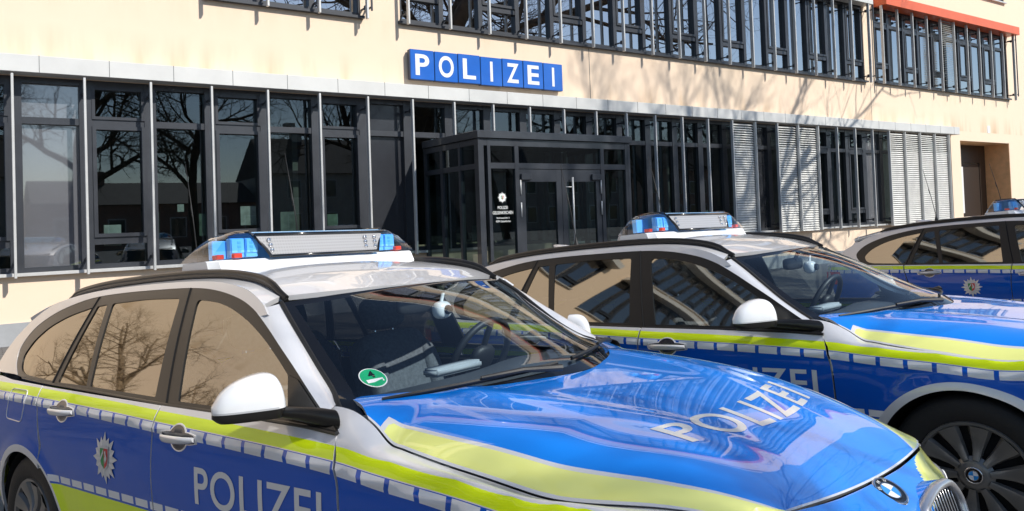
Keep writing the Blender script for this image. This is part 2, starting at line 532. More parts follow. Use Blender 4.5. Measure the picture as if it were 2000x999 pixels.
def hood_z(x, y):
    """smooth bonnet: flat across the middle, rolling over towards the shut line"""
    xx = min(max(x, -.62), .74)
    zc = float(np.polyval(_PC, xx)); ye = interp(xx, CUT, 1); ze = interp(xx, CUT, 2)
    u = abs(y)/ye
    z = zc-(zc-ze)*(.20*u*u+.80*u**9)
    if y > 0: z += .020*nose_s(x)*min(u, 1)**5
    yr = .45-.20*smooth01((x+.4)/1.1)
    t = (abs(y)-yr)/.05
    z += .0045*math.exp(-t*t)*(1-smooth01((x-.2)/.45))
    return z
def hood_z_old(x, y):
    a = abs(y)
    zc = interp(x, HC); yb, zb = interp(x, HB, 1), interp(x, HB, 2); ye, ze = interp(x, CUT, 1), interp(x, CUT, 2)
    if ye < yb+.012: ye = yb+.012
    pts = [(-yb, zb), (0, zc), (yb*.5, zc-(zc-zb)*.20), (yb*.8, zc-(zc-zb)*.56), (yb, zb), (ye, ze), (ye+.1, ze-.05)]
    z = interp(a, pts)
    # two long creases running to the kidneys
    yr = .47-.22*smooth01((x+.4)/1.1)
    z += (.006*math.exp(-((a-yr)/.03)**2) + .004*smooth01((a-yr)/.1)*smooth01((yb-a)/.2))*(1-smooth01((x-.25)/.4))
    return z + tw(x, y)
def hood_fn(x, y): return (x, y, hood_z(x, y))
def seam_x(y): return .699 - .012*(abs(y)/.5)**2 - .2*max(0, abs(y)-.55)
# greenhouse side
def yg(x, z):
    y = .836-.397*(z-.95)
    y += .010*math.sin(math.pi*min(max((z-.95)/.45, 0), 1))
    y -= .9*max(0, z-1.375)**1.6
    if x < -2.7: y -= .085*(-2.7-x)**2
    return y
def gh_fn(x, z): return (x, -yg(x, z), z)
TRIM_TOP = [(-3.143, 1.023), (-3.225, 1.079), (-3.250, 1.155), (-3.139, 1.247), (-2.943, 1.316), (-2.708, 1.362), (-2.5, 1.385), (-2.232, 1.393), (-1.96, 1.393), (-1.66, 1.388), (-1.46, 1.371), (-1.276, 1.334), (-1.146, 1.288), (-1.03, 1.226), (-.93, 1.165), (-.828, 1.102), (-.725, 1.034), (-.646, .983), (-.587, .947)]
def trim_outline():
    top = spline(TRIM_TOP, 5)
    bot = [(-.549, .9205), (-.77, .9335), (-1.273, .947), (-1.593, .9555), (-2.12, .976), (-2.642, .996), (-3.034, 1.013)]
    return top + bot
ROOFE = [(-3.60, 1.20), (-3.4, 1.275), (-3.2, 1.328), (-2.94, 1.375), (-2.6, 1.408), (-2.2, 1.418), (-1.9, 1.418), (-1.66, 1.413), (-1.46, 1.401), (-1.3, 1.377), (-1.2, 1.350), (-1.1, 1.304), (-1.0, 1.25), (-.9, 1.19)]
ROOFC = [(-3.60, 1.33), (-3.4, 1.365), (-3.2, 1.40), (-3.0, 1.428), (-2.7, 1.457), (-2.3, 1.475), (-1.9, 1.476), (-1.6, 1.463), (-1.4, 1.438), (-1.2, 1.396), (-1.1, 1.366), (-1.0, 1.335), (-.9, 1.30), (-.8, 1.26)]
def roof_z(x, y):
    e = interp(x, ROOFE); c = interp(x, ROOFC); ye = yg(x, e)
    t = min(abs(y)/ye, 1.1)
    return e+(c-e)*(1-t**2.6)
def roof_fn(x, y): return (x, y, roof_z(x, y))
def header(y):
    w = 1-(y/.625)**2
    x = -1.107+.136*w
    return Vector((x, y, min(1.304+.022*w, 2)))
AI = [(1.304, -1.085, .632), (1.243, -1.0, .657), (1.159, -.9, .677), (1.078, -.8, .698), (1.013, -.7, .727), (.985, -.64, .762), (.94, -.595, .774)]
def ws_fn(s, n):
    """windshield: s 0 header .. 1 cowl, n -1..1 across"""
    z = 1.304-(1.304-.945)*s
    ax, ay = interp(-z, [(-a, b, c) for a, b, c in AI], 1), interp(-z, [(-a, b, c) for a, b, c in AI], 2)
    w = 1-n*n
    bow = (.136+.24*s)
    x = ax+bow*w
    zz = z + (.022+.008*s)*w + .018*math.sin(math.pi*s)*w
    return (x, n*ay, zz)

def star_bm(r, fn, lift):
    """police star: 16 rays of two lengths, on surface fn(a,b) (a along, b up)"""
    bm = bmesh.new()
    n = 16; ring = []
    c = bm.verts.new(fn(0, 0, lift+.004))
    for k in range(n*2):
        a = math.pi*k/n + math.pi/2
        rr = r*(1. if k % 4 == 0 else (.86 if k % 2 == 0 else .66))
        if k % 4 == 2: rr = r*.84
        ring.append(bm.verts.new(fn(rr*math.cos(a), rr*math.sin(a), lift+(.0035 if k % 2 else .001))))
    for k in range(n*2):
        bm.faces.new((c, ring[k], ring[(k+1) % (2*n)]))
    return bm
def shield_parts(r, fn, lift):
    """left half green, right half red, silver rim, white slash and horse patch"""
    def shape(s): return [(-.42*s, .5*s), (.42*s, .5*s), (.42*s, -.05*s), (.30*s, -.34*s), (0, -.55*s), (-.30*s, -.34*s), (-.42*s, -.05*s)]
    bms = []
    def poly(pts, l):
        bm = bmesh.new(); bm.faces.new([bm.verts.new(fn(x, y, l)) for x, y in pts]); bms.append(bm)
    poly(shape(r*1.06), lift+.005)
    poly([(-.37*r, .44*r), (0, .44*r), (0, -.48*r), (-.26*r, -.30*r), (-.37*r, -.04*r)], lift+.006)
    poly([(0, .44*r), (.37*r, .44*r), (.37*r, -.04*r), (.26*r, -.30*r), (0, -.48*r)], lift+.006)
    poly([(-.36*r, -.02*r), (-.02*r, .42*r), (-.02*r, .24*r), (-.34*r, -.16*r)], lift+.007)
    poly([(.08*r, .30*r), (.2*r, .36*r), (.22*r, .2*r), (.30*r, .05*r), (.24*r, -.2*r), (.16*r, -.05*r), (.08*r, -.28*r), (.05*r, -.05*r), (.13*r, .1*r)], lift+.007)
    return bms

def add_star(name, parent, r, fn, flip=False):
    """star > shield halves"""
    g = (lambda a, b, l: fn(-a, b, l)) if flip else fn
    s = obj(name, star_bm(r, g, .0015), M['starm'], parent)
    return s
def add_shield(parent, r, fn, mats):
    bm = bmesh.new()
    for i, b in enumerate(shield_parts(r*.62, fn, .0015)):
        me = bpy.data.meshes.new('t'); b.to_mesh(me); b.free()
        k0 = len(bm.faces); bm.from_mesh(me); bm.faces.ensure_lookup_table()
        for f in list(bm.faces)[k0:]: f.material_index = i
        bpy.data.meshes.remove(me)
    return obj('shield', bm, mats, parent)

def build_wheel(parent, cx, side):
    """tyre, wheel cover with ten broad spokes, hub roundel"""
    cy = -.765*side; cz = .342; cx += .012
    w = empty('wheel', (0, 0, 0), parent)
    bm = bmesh.new()
    s = -side
    prof = [(.20, -.09), (.225, -.105), (.27, -.115), (.305, -.108), (.322, -.09), (.326, -.05), (.326, .05), (.322, .09), (.305, .108), (.27, .115), (.225, .105), (.20, .09)]
    lathe(bm, [(r, cy+h) for r, h in prof], 64, (cx, 0, cz), 'y')
    bmesh.ops.recalc_face_normals(bm, faces=bm.faces)
    obj('tyre', bm, M['tyre'], w, True, 40)
    bm = bmesh.new()
    o = cy+s*.105
    # backing dish and rim ring
    lathe(bm, [(.0, o-s*.05), (.20, o-s*.05), (.215, o-s*.02)], 64, (cx, 0, cz), 'y', 1)
    lathe(bm, [(.198, o-s*.012), (.204, o+s*.002), (.216, o+s*.004), (.222, o-s*.012)], 64, (cx, 0, cz), 'y')
    lathe(bm, [(.0, o+s*.004), (.045, o+s*.004), (.062, o-s*.003), (.075, o-s*.016)], 40, (cx, 0, cz), 'y')
    for k in range(10):
        a = 2*math.pi*k/10+.1
        rows = []
        for r, hw, d in ((.062, .016, -.006), (.10, .021, -.016), (.14, .030, -.014), (.175, .040, -.006), (.203, .046, .0)):
            row = []
            for t in (-1, -.75, 0, .75, 1):
                aa = a + t*hw/r; lift = d + (.006 if abs(t) < .9 else -.010) + (.004 if t == 0 else 0)
                row.append((cx+r*math.cos(aa), o+s*lift, cz+r*math.sin(aa)))
            rows.append(row)
        loft(bm, rows)
    bmesh.ops.recalc_face_normals(bm, faces=bm.faces)
    obj('wheel_cover', bm, [M['cover'], M['gap']], w, True, 40)
    roundel(w, (cx, o+s*.008, cz), Vector((1 if s < 0 else -1, 0, 0)), Vector((0, 0, 1)), .034)
    return w

def roundel(parent, c, ax, up, r, name='roundel'):
    """round badge: silver rim, black ring with letters, blue and white quarters"""
    c = Vector(c); ax = ax.normalized(); up = up.normalized(); n = ax.cross(up)
    bm = bmesh.new()
    def P(rr, a, l): return c + ax*rr*math.cos(a) + up*rr*math.sin(a) + n*l
    N = 48
    rings = []
    for rr, l in ((r*1.02, -.002), (r, .002), (r*.9, .0028), (r*.88, .0022), (r*.60, .0024), (r*.56, .003), (r*.54, .0024)):
        rings.append([bm.verts.new(P(rr, 2*math.pi*k/N, l)) for k in range(N)])
    for i in range(6):
        for k in range(N):
            f = bm.faces.new((rings[i][k], rings[i][(k+1) % N], rings[i+1][(k+1) % N], rings[i+1][k])); f.smooth = True
            f.material_index = 1 if i == 3 else 0
    ctr = bm.verts.new(P(0, 0, .003))
    for k in range(N):
        f = bm.faces.new((rings[6][k], rings[6][(k+1) % N], ctr)); f.material_index = 2 if (k*4//N) % 2 == 1 else 3
    bmesh.ops.recalc_face_normals(bm, faces=bm.faces)
    o = obj(name, bm, [M['chrome'], M['black'], M['bmwb'], M['white']], parent)
    if r > .036:
        bm = bmesh.new()
        for ch, a in (('B', 2.36), ('M', 1.57), ('W', .78)):
            t = text_bm(ch, 1., .01); fit_text(t, r*.24, r*.2)
            me = bpy.data.meshes.new('t')
            for v in t.verts:
                p = v.co - Vector((r*.12, r*.1, 0))
                d = ax*math.cos(a)+up*math.sin(a); tt = ax*math.cos(a-math.pi/2)+up*math.sin(a-math.pi/2)
                v.co = c + d*(r*.735+p.y) + tt*p.x + n*.0036
            t.to_mesh(me); t.free(); bm.from_mesh(me); bpy.data.meshes.remove(me)
        obj('badge_lettering', bm, M['letter'], o if False else parent)
    return o

def arch_cut(cx, r, a0, a1, n=40):
    return [(cx+r*math.cos(math.radians(a0+(a1-a0)*k/n)), .335+r*1.02*math.sin(math.radians(a0+(a1-a0)*k/n))) for k in range(n+1)]

def build_car():
    car = empty('police_car')
    G = .0028  # half gap
    # ---------------- fender (front wing)
    arch = arch_cut(0, .352, 196, -14)      # from rear of arch over the top to the front
    top = .12
    cutx = [(-.509, .40), (-.509, .70), (-.512, .777), (-.529, .864), (-.545, .905)]
    xs = [-.555, -.60, -.64]
    outer = [(-.505, .24), (-.37, .24)] + arch + [(.375, .255)]
    outer = [(-.505+G, .235)] + [p for p in arch if p[0] < .30 or p[1] > .3]
    front = [(.255, .585), (.30, .63), (.36, .665), (.5, .684), (.648, .69)]
    outer = [(-.505+G, .235)] + [p for p in arch_cut(0, .352, 196, 42)] + front
    outer += [(.648, st(.648)+top-.004)]
    outer += [(x, st(x)+top-.004) for x in np.linspace(.64, -.655, 48)]
    outer += [(-.652, st(-.652)+.05), (-.60, .948), (-.556, .910), (-.529+G, .864), (-.512+G, .777), (-.509+G, .70), (-.507+G, .45)]
    bc = [(.262, .578), (.305, .624), (.362, .659), (.50, .678), (.60, .683), (.62, .60), (.60, .34), (.50, .24), (.36, .24)] + [p for p in arch_cut(0, .352, -14, 40)]
    panel('bumper_corner', bc, side_fn, [M['silver']], car, h=.025, skirt=.012)
    f = panel('front_fender', outer, fend_fn, [M['side'], M['silver']], car, h=.022, uv=lambda x, v: (x, v-st(x), x, v), skirt=.014, skmat=1)
    # silver base of the screen pillar, from bonnet corner to door
    # ---------------- doors
    fd = [(-.515-G, .235), (-.512-G, .70), (-.517-G, .777), (-.535-G, .864), (-.552, .905), (-.556, .9195), (-.77, .932), (-1.273, .9455), (-1.573+G, .954), (-1.583+G, .86), (-1.589+G, .794), (-1.594+G, .70), (-1.595+G, .57), (-1.595+G, .235)]
    fdr, fdl = panel('front_door', fd, side_fn, [M['side'], M['silver']], car, h=.022, uv=side_uv, skmat=1)
    a2 = arch_cut(-2.81, .368, 60, -16)
    rd = [(-1.597-G, .235), (-1.597-G, .57), (-1.596-G, .70), (-1.591-G, .794), (-1.585-G, .86), (-1.577-G, .954), (-2.12, .974), (-2.648+G, .995), (-2.640+G, .94), (-2.621+G, .864), (-2.585+G, .74)]
    rd += [p for p in arch_cut(-2.81, .376, 58, -10)] + [(-2.44, .235)]
    rdr, rdl = panel('rear_door', rd, side_fn, [M['side'], M['silver']], car, h=.022, uv=side_uv, skmat=1)
    # ---------------- rear quarter
    qp = [(-2.590-G, .735), (-2.626-G, .864), (-2.645-G, .94), (-2.654-G, .995), (-3.034, 1.012), (-3.143, 1.022), (-3.3, 1.03), (-3.78, 1.03), (-3.80, .74), (-3.79, .60), (-3.2, .60)]
    qp = [(-2.654-G, .996), (-3.034, 1.013), (-3.143, 1.023), (-3.20, 1.026), (-3.66, 1.028), (-3.72, .80), (-3.74, .60), (-3.72, .25), (-3.22, .235)] + arch_cut(-2.81, .352, 196, 56)[0:] + [(-2.60-G, .735), (-2.626-G, .864), (-2.645-G, .94)]
    panel('rear_quarter_panel', qp, side_fn, [M['side'], M['silver']], car, h=.024, uv=side_uv, skmat=1)
    # sill below the doors and dark shell behind the gaps
    both_sides('sill', lambda bm: loft(bm, [[(x, -y, z) for x in np.linspace(-2.5, -.36, 20)] for y, z in ((.70, .17), (.80, .18), (.835, .215), (.84, .232), (.80, .24))]), M['plastic'], car)
    def shell(bm):
        rows = []
        for z in np.linspace(.22, .90, 18):
            rows.append([(x, -W(x, z)+.024, z) for x in np.linspace(-2.42, -.53, 40)])
        loft(bm, rows)
    both_sides('door_shell', shell, M['gap'], car)
    def shell2(bm):
        rows = []
        for k in range(14):
            t = k/13
            rows.append([(x, fend_fn(x, st(x)-.05+t*.165)[1]*.96+.014, fend_fn(x, st(x)-.05+t*.165)[2]-.035) for x in np.linspace(-.66, .62, 40)])
        loft(bm, rows)
    both_sides('fender_shell', shell2, M['gap'], car)
    # wheel wells
    for cx in (0., -2.81):
        def well(bm, cx=cx):
            rows = []
            for y in (-.868, -.80, -.45):
                rr = .372 if y > -.86 else .358
                rows.append([(cx+rr*math.cos(math.radians(a)), y, .335+rr*math.sin(math.radians(a))) for a in np.linspace(-20, 200, 50)])
            R = loft(bm, rows)
            bm.faces.new(R[-1])
        both_sides('wheel_well', well, M['wellm'], car)
    # ---------------- bonnet
    pts = []
    rear = []
    def rear_x(y): return -.625+.415*(1-min(abs(y)/.70, 1)**1.7)
    yy = [.755]
    right = [(x, -(interp(x, CUT, 1)-.003)) for x in list(np.linspace(-.50, .59, 40))]
    frontc = [(seam_x(y)-.004, y) for y in np.linspace(-.615, .615, 40)]
    left = [(x, -y) for x, y in right[::-1]]
    rearc = [(rear_x(y), y) for y in np.linspace(.72, -.72, 50)]
    hood_out = right + [(.635, -.652)] + frontc + [(.635, .652)] + left + [(-.56, .738)] + rearc + [(-.56, -.738)]
    def hood_uv(x, y):
        yb = hb_y(x)
        d = abs(y)-yb+.005
        if y > 0: d = abs(y)-yb+.005+.05*smooth01((x-.15)/.45)
        if x < -.43: d = min(d, .6*(x+.455))
        e = min(interp(x, CUT, 1)-abs(y), seam_x(y)-x)
        return (d, e, 0, 0)
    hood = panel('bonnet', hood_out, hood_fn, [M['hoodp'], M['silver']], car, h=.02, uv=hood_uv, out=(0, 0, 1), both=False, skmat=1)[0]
    # lettering on the bonnet
    bm = text_bm('POLIZEI', 1, .012, 1.12, maxlen=.03); fit_text(bm, .88, .135)
    for v in bm.verts:
        y = -.44+v.co.x; x = .450-v.co.y - .045*(abs(y)/.43)**2
        v.co = Vector((x, y, hood_z(x, y)+.0012))
    obj('bonnet_lettering', bm, M['letter'], hood)
    # ---------------- nose: strip ahead of the bonnet, bumper
    def nose(phi, t):
        """phi -90..90 deg (right..left), t 0 top .. 1 bottom"""
        T = [(0, .699, .692, .79), (.10, .750, .657, .83), (.2, .798, .622, .855), (.28, .806, .575, .865), (.45, .802, .50, .872), (.6, .828, .42, .88), (.8, .845, .31, .885), (1, .80, .21, .86)]
        xf, z, w = interp(t, T, 1), interp(t, T, 2), interp(t, T, 3)
        a = math.radians(phi)
        e = 2/2.9
        cx = math.copysign(abs(math.cos(a))**e, math.cos(a)); sy = math.copysign(abs(math.sin(a))**e, math.sin(a))
        xs = .30 if t > .15 else .30+.25*(1-t/.15)
        # upper edge follows the bonnet shut line
        if t < .15:
            y = sy*w; xt = min(seam_x(y)+.004, .30+.44*max(0., 1-(abs(y)/.80)**2.9)**.345)
            x0 = xs+(xf-xs)*cx
            k = 1-t/.15
            x = xt*k + x0*(1-k)
            zt = hood_z(min(max(xt, .55), .7), min(abs(y), .64)) - .75*max(0, abs(y)-.625)
            z = zt*k + z*(1-k)
        else:
            y = sy*w; x = xs+(xf-xs)*cx
        if t >= .15: z -= .30*max(0, abs(y)-.64)*max(0, 1-(t-.15)/.2)
        return (x, y, z+tw(x, y))
    bm = bmesh.new()
    PH = np.linspace(-90, 90, 201); TT = np.linspace(0, 1, 101)
    loft(bm, [[nose(p, t) for p in PH] for t in TT])
    bmesh.ops.recalc_face_normals(bm, faces=bm.faces)
    if sum(f.normal.x*f.calc_area() for f in bm.faces) < 0: bmesh.ops.reverse_faces(bm, faces=bm.faces)
    # colour: blue centre, yellow flanks, silver lower bumper
    bm.faces.ensure_lookup_table()
    for fi_, fc in enumerate(bm.faces):
        c = fc.calc_center_median(); a = abs(c.y); t = (fi_//200)/100
        yb = .545-.33*min(1, t/.2)-(.05 if c.y > 0 else 0)
        if t < .26: fc.material_index = 0 if a < yb else (1 if a < yb+.30 else 2)
        elif c.z > .40: fc.material_index = 2
        else: fc.material_index = 3
    bumper = obj('front_bumper', bm, [M['hoodblue_sunlit'], mat('bonnet_yellow_sunlit', YEL_SUNLIT, .32, 0, 1., .01), M['silver'], M['plastic']], car, True, 40)
    # badge
    c = Vector(nose(0, .095)); nx = (Vector(nose(0, .14))-Vector(nose(0, .05))).normalized()
    ax = Vector((0, 1, .26)).normalized()
    n = ax.cross(-nx)
    roundel(bumper, c+Vector((.012, 0, -.001)), ax, -nx, .048, 'bonnet_badge')
    # kidney grilles
    for sgn in (-1, 1):
        bm = bmesh.new()
        ring = round_poly([(.012, .595), (.05, .630), (.17, .656), (.285, .648), (.33, .60), (.312, .47), (.05, .455), (.010, .52)], [.03, .05, .10, .05, .04, .05, .05, .03], 6)
        def K(y, z, d=0.): return Vector((.796+.12*y+.22*(.652-z)+d, sgn*y, z-.020))
        pts = [K(*p) for p in ring]
        tube(bm, pts, .0125, 8, closed=True, flat=1.5)
        cy_, cz_ = .18, .55
        col = [[K(cy_+(y-cy_)*s_, cz_+(z-cz_)*s_, d_) for y, z in ring] for s_, d_ in ((1.03, 0.), (1.05, -.02), (.96, -.07))]
        loft(bm, col, 2, closed=True)
        inn = [[K(cy_+(y-cy_)*s_, cz_+(z-cz_)*s_, d_) for y, z in ring] for s_, d_ in ((.97, 0.), (.95, -.014))]
        loft(bm, inn, 1, closed=True)
        bm.faces.new([bm.verts.new(K(cy_+(y-cy_)*.95, cz_+(z-cz_)*.95, -.014)) for y, z in ring]).material_index = 1
        for k in range(1, 14):
            y = .035+.285*k/14
            top_ = max(z for (yy_, z) in resample(ring, .01) if abs(yy_-y) < .012); bot_ = min(z for (yy_, z) in resample(ring, .01) if abs(yy_-y) < .012)
            tube(bm, [K(y, z, -.004) for z in np.linspace(bot_+.004, top_-.004, 5)], .0022, 5)
        bmesh.ops.recalc_face_normals(bm, faces=bm.faces)
        obj('kidney_grille', bm, [M['satin'], M['gap'], M['hoodblue_sunlit']], bumper, False)
        # headlight
        bm = bmesh.new()
        hp = [(34, .27), (52, .22), (70, .20), (84, .22), (82, .32), (62, .37), (40, .37)]
        rows = []
        for j in range(9):
            tt = j/8
            row = []
            for k in range(21):
                p = 33+(86-33)*k/20
                lo = .25-.05*k/20; hi = .385-.05*abs(k/20-.4)
                q = nose(sgn*p, lo+(hi-lo)*tt); d = Vector((math.cos(math.radians(p)), sgn*math.sin(math.radians(p)), .1)).normalized()*.004
                row.append(Vector(q)+d)
            rows.append(row)
        loft(bm, rows); bmesh.ops.recalc_face_normals(bm, faces=bm.faces)
        hl = obj('headlight', bm, M['amber'], bumper, True)
        bm = bmesh.new()
        for p in (44, 60):
            q = Vector(nose(sgn*p, .31)); d = Vector((math.cos(math.radians(p*.6)), sgn*math.sin(math.radians(p*.6)), 0))
            e1 = Vector((-d.y, d.x, 0))
            tube(bm, [q+d*.008+e1*.042*math.cos(t)+Vector((0, 0, 1))*.042*math.sin(t) for t in np.linspace(0, 2*math.pi, 25)[:-1]], .005, 6, closed=True)
        obj('light_ring', bm, M['white'], hl, True)
    # lower intake and number plate
    bm = bmesh.new()
    loft(bm, [[Vector(nose(p, t))+Vector((.004, 0, 0)) for p in np.linspace(-38, 38, 30)] for t in (.80, .84, .88, .92)])
    bmesh.ops.recalc_face_normals(bm, faces=bm.faces); obj('lower_intake', bm, M['gap'], bumper, True)
    bm = bmesh.new(); box(bm, .850, .857, -.26, .26, .305, .415); bevel(bm, .002, 1); obj('number_plate', bm, M['white'], bumper)
    # ---------------- greenhouse
    trim = trim_outline()
    qg = round_poly([(-3.154, 1.113), (-3.076, 1.188), (-2.934, 1.255), (-2.731, 1.307), (-2.507, 1.338), (-2.660, 1.010), (-3.045, 1.031), (-3.12, 1.055)], [.05, .06, .1, .1, .012, .012, .03, .03])
    q2 = round_poly([(-2.592, 1.006), (-2.457, 1.341), (-2.362, 1.347), (-2.290, .999)], .008)
    rg = round_poly([(-2.252, .998), (-2.312, 1.349), (-2.0, 1.357), (-1.713, 1.350), (-1.668, .977)], [.008, .02, .1, .02, .008])
    fg = round_poly([(-1.492, .969), (-1.573, 1.340), (-1.433, 1.328), (-1.305, 1.300), (-1.155, 1.247), (-1.023, 1.183), (-.911, 1.115), (-.846, 1.072), (-.80, .952)], [.008, .03, .1, .1, .1, .1, .1, .012, .012])
    roofside = [(x, interp(x, ROOFE)) for x in np.linspace(-1.09, -3.0, 50)] + [(-3.12, 1.332), (-3.25, 1.285), (-3.40, 1.212), (-3.52, 1.135), (-3.61, 1.06), (-3.66, 1.028), (-3.20, 1.0265)]
    tpath = [p for p in spline(TRIM_TOP, 5)]
    i0 = min(range(len(tpath)), key=lambda i: abs(tpath[i][0]+1.10)+abs(tpath[i][1]-1.265)*.5)
    ro = roofside + [(-3.143, 1.0235)] + tpath[1:i0+1] + [(-1.055, 1.27)]
    panel('body_side_frame', ro, gh_fn, [M['silver']], car, h=.03, skirt=.01)
    panel('window_frame', trim, gh_fn, [M['trim']], car, holes=[qg, q2, rg, fg], h=.03, skirt=.012, offset=-.0015)
    # raised seal between the doors and drip line
    for line in ([(-1.571, .956), (-1.655, 1.387)], [(-2.648, .997), (-2.475, 1.384)]):
        def seals(bm, line=line):
            pts = []
            for k in range(12):
                t = k/11; x = line[0][0]+(line[1][0]-line[0][0])*t; z = line[0][1]+(line[1][1]-line[0][1])*t
                p = gh_fn(x, z); pts.append((p[0], p[1]+.0015, p[2]))
            tube(bm, pts, .0045, 6)
        both_sides('door_seal', seals, M['gap'], car)
    def strip(bm):
        pts = []
        for x, z in spline([(-.549, .9205), (-.77, .9335), (-1.273, .947), (-1.593, .9555), (-2.12, .976), (-2.642, .996), (-3.034, 1.013)], 6):
            pts.append((x, -yg(x, z)-.002, z-.001))
        tube(bm, pts, .007, 8)
    both_sides('belt_moulding', strip, M['trim'], car)
    for nm, pg, gm in (('quarter_window', qg, 'glass_r'), ('quarter_light', q2, 'glass_r'), ('rear_side_window', rg, 'glass_r'), ('front_side_window', fg, 'glass_f')):
        panel(nm, pg, gh_fn, [M[gm]], car, h=.03, skirt=0, offset=-.006)
    # A pillar
    def pillar(bm):
        rows = []
        ztop, zbot = 1.30, .978
        tr = [p for p in spline(TRIM_TOP, 8) if p[0] > -1.2]
        tr = sorted([(-z, x) for x, z in tr])
        for k in range(28):
            t = k/27
            zi = 1.302-(1.302-.985)*t
            ax, ay = interp(-zi, [(-a, b, c) for a, b, c in AI], 1), interp(-zi, [(-a, b, c) for a, b, c in AI], 2)
            zo = 1.275-(1.275-.962)*t
            ox = interp(-zo, tr); oy = yg(ox, zo)
            A = Vector((ox, -oy-.001, zo)); B = Vector((ax-.004, -ay-.004, zi))
            mid = (A+B)/2+Vector((.008, -.008, .006))
            rows.append([A+Vector((-.012, .02, -.004)), A, A*.56+mid*.44+Vector((.002, -.003, 0)), mid, B*.56+mid*.44, B, B+Vector((-.02, .012, -.015))])
        loft(bm, rows)
    both_sides('windshield_pillar', pillar, M['silver'], car)
    def ptrim(bm):
        pts = [Vector(ws_fn(s, -1.0))+Vector((.002, -.003, .001)) for s in np.linspace(.0, 1, 24)]
        tube(bm, pts, .0085, 8)
    both_sides('pillar_seal', ptrim, M['rubber'], car)
    # black mirror triangle
    tri = [(-.80, .947), (-.846, 1.076), (-.79, 1.062), (-.70, 1.004), (-.62, .952), (-.60, .934)]
    panel('mirror_sail', round_poly(tri, .006), gh_fn, [M['trim']], car, h=.03, skirt=.006, offset=.002)
    # ---------------- roof
    hx = [(header(y).x-.012, y) for y in np.linspace(-.615, .615, 30)]
    edge_r = [(x, -(yg(x, interp(x, ROOFE))-.002)) for x in np.linspace(-3.30, -1.10, 40)]
    edge_l = [(x, -y) for x, y in edge_r[::-1]]
    rrear = [(-3.36, .56), (-3.42, .45), (-3.46, .25), (-3.47, 0), (-3.46, -.25), (-3.42, -.45), (-3.36, -.56)]
    roof = panel('roof', edge_r+hx+edge_l+rrear, roof_fn, [M['silver']], car, h=.035, out=(0, 0, 1), both=False, skirt=.02)[0]
    def rail(bm):
        pts = []; rr = []
        for x in np.linspace(-3.02, -1.085, 48):
            a = min(1, (x+3.02)/.12, (-1.085-x)/.10)
            y = -.592+.02*smooth01((-2.6-x)/.5)-.018*smooth01((x+1.3)/.2)
            z = roof_z(x, y)+.004+.018*smooth01(a)
            pts.append((x, y, z)); rr.append(.0095+.004*smooth01(a))
        tube(bm, pts, rr, 10)
        pts2 = [(p[0], p[1], p[2]-.012) for p in pts]
        tube(bm, pts2, [q*.9 for q in rr], 8)
    both_sides('roof_rail', rail, M['trim'], car)
    # ---------------- windshield
    wm = ws_material()
    ws = panel('windshield', [(s, -1) for s in np.linspace(0, 1, 20)] + [(1, n) for n in np.linspace(-.95, 1, 30)] + [(s, 1) for s in np.linspace(.95, 0, 20)] + [(0, n) for n in np.linspace(.95, -.95, 30)], ws_fn, [wm], car, h=.06, both=False, out=(1, 0, .5), skirt=0, uv=lambda s, n: (s, n, 0, 0))[0]
    # cowl under the screen
    bm = bmesh.new()
    def cowl_pt(n, k):
        a = Vector(ws_fn(.93, n)); y = a.y
        xb = rear_x(min(max(y, -.7), .7)); b = Vector((xb+.03, y, hood_z(xb+.03, y)-.03))
        return a.lerp(b, k)+Vector((0, 0, -.015-.01*math.sin(k*math.pi)))
    loft(bm, [[cowl_pt(n, k) for n in np.linspace(-.97, .97, 40)] for k in np.linspace(0, 1, 6)])
    bmesh.ops.recalc_face_normals(bm, faces=bm.faces); obj('cowl', bm, M['plastic'], car, True)
    # wipers
    for s0, n0, s1, n1 in ((.935, -.88, .925, -.12), (.915, .0, .86, .78)):
        bm = bmesh.new()
        L = [Vector(ws_fn(s0+(s1-s0)*t, n0+(n1-n0)*t)) for t in np.linspace(0, 1, 14)]
        tube(bm, [p+Vector((.006, 0, .012)) for p in L], .006, 6)
        tube(bm, [p+Vector((.003, 0, .004)) for p in L], .003, 4)
        base = L[10]*.0+Vector((L[9].x+.10, L[9].y+.02, L[9].z-.03))
        tube(bm, [L[6]+Vector((.012, 0, .02)), L[9]+Vector((.03, 0, .02)), L[12]+Vector((.06, .0, .004))], [.006, .009, .012], 8)
        obj('wiper', bm, M['rubber'], car, True, 40)
    # green emission sticker, low on the passenger side
    def wpos(dy, dz, lift):
        n = -.855+dy/.72; s = .765-dz/.47
        p = Vector(ws_fn(s, n)); return p+Vector((lift*.6, -lift*.25, lift*.7))
    bm = bmesh.new()
    def disc(bm, r0, lift, mi, n=32):
        bm.faces.new([bm.verts.new(wpos(r0*math.cos(2*math.pi*k/n), r0*math.sin(2*math.pi*k/n), lift)) for k in range(n)]).material_index = mi
    disc(bm, .033, .003, 0); disc(bm, .0305, .004, 1)
    bm.faces.new([bm.verts.new(wpos(a, b, .005)) for a, b in ((-.021, -.017), (.021, -.017), (.021, -.006), (-.021, -.006))]).material_index = 0
    bmesh.ops.recalc_face_normals(bm, faces=bm.faces)
    stk = obj('emission_sticker', bm, [M['white'], M['green']], ws)
    bm = text_bm('4', 1., .03); fit_text(bm, .016, .022)
    for v in bm.verts: v.co = wpos(v.co.x-.008, v.co.y-.001, .0062)
    obj('sticker_number', bm, M['black'], stk)
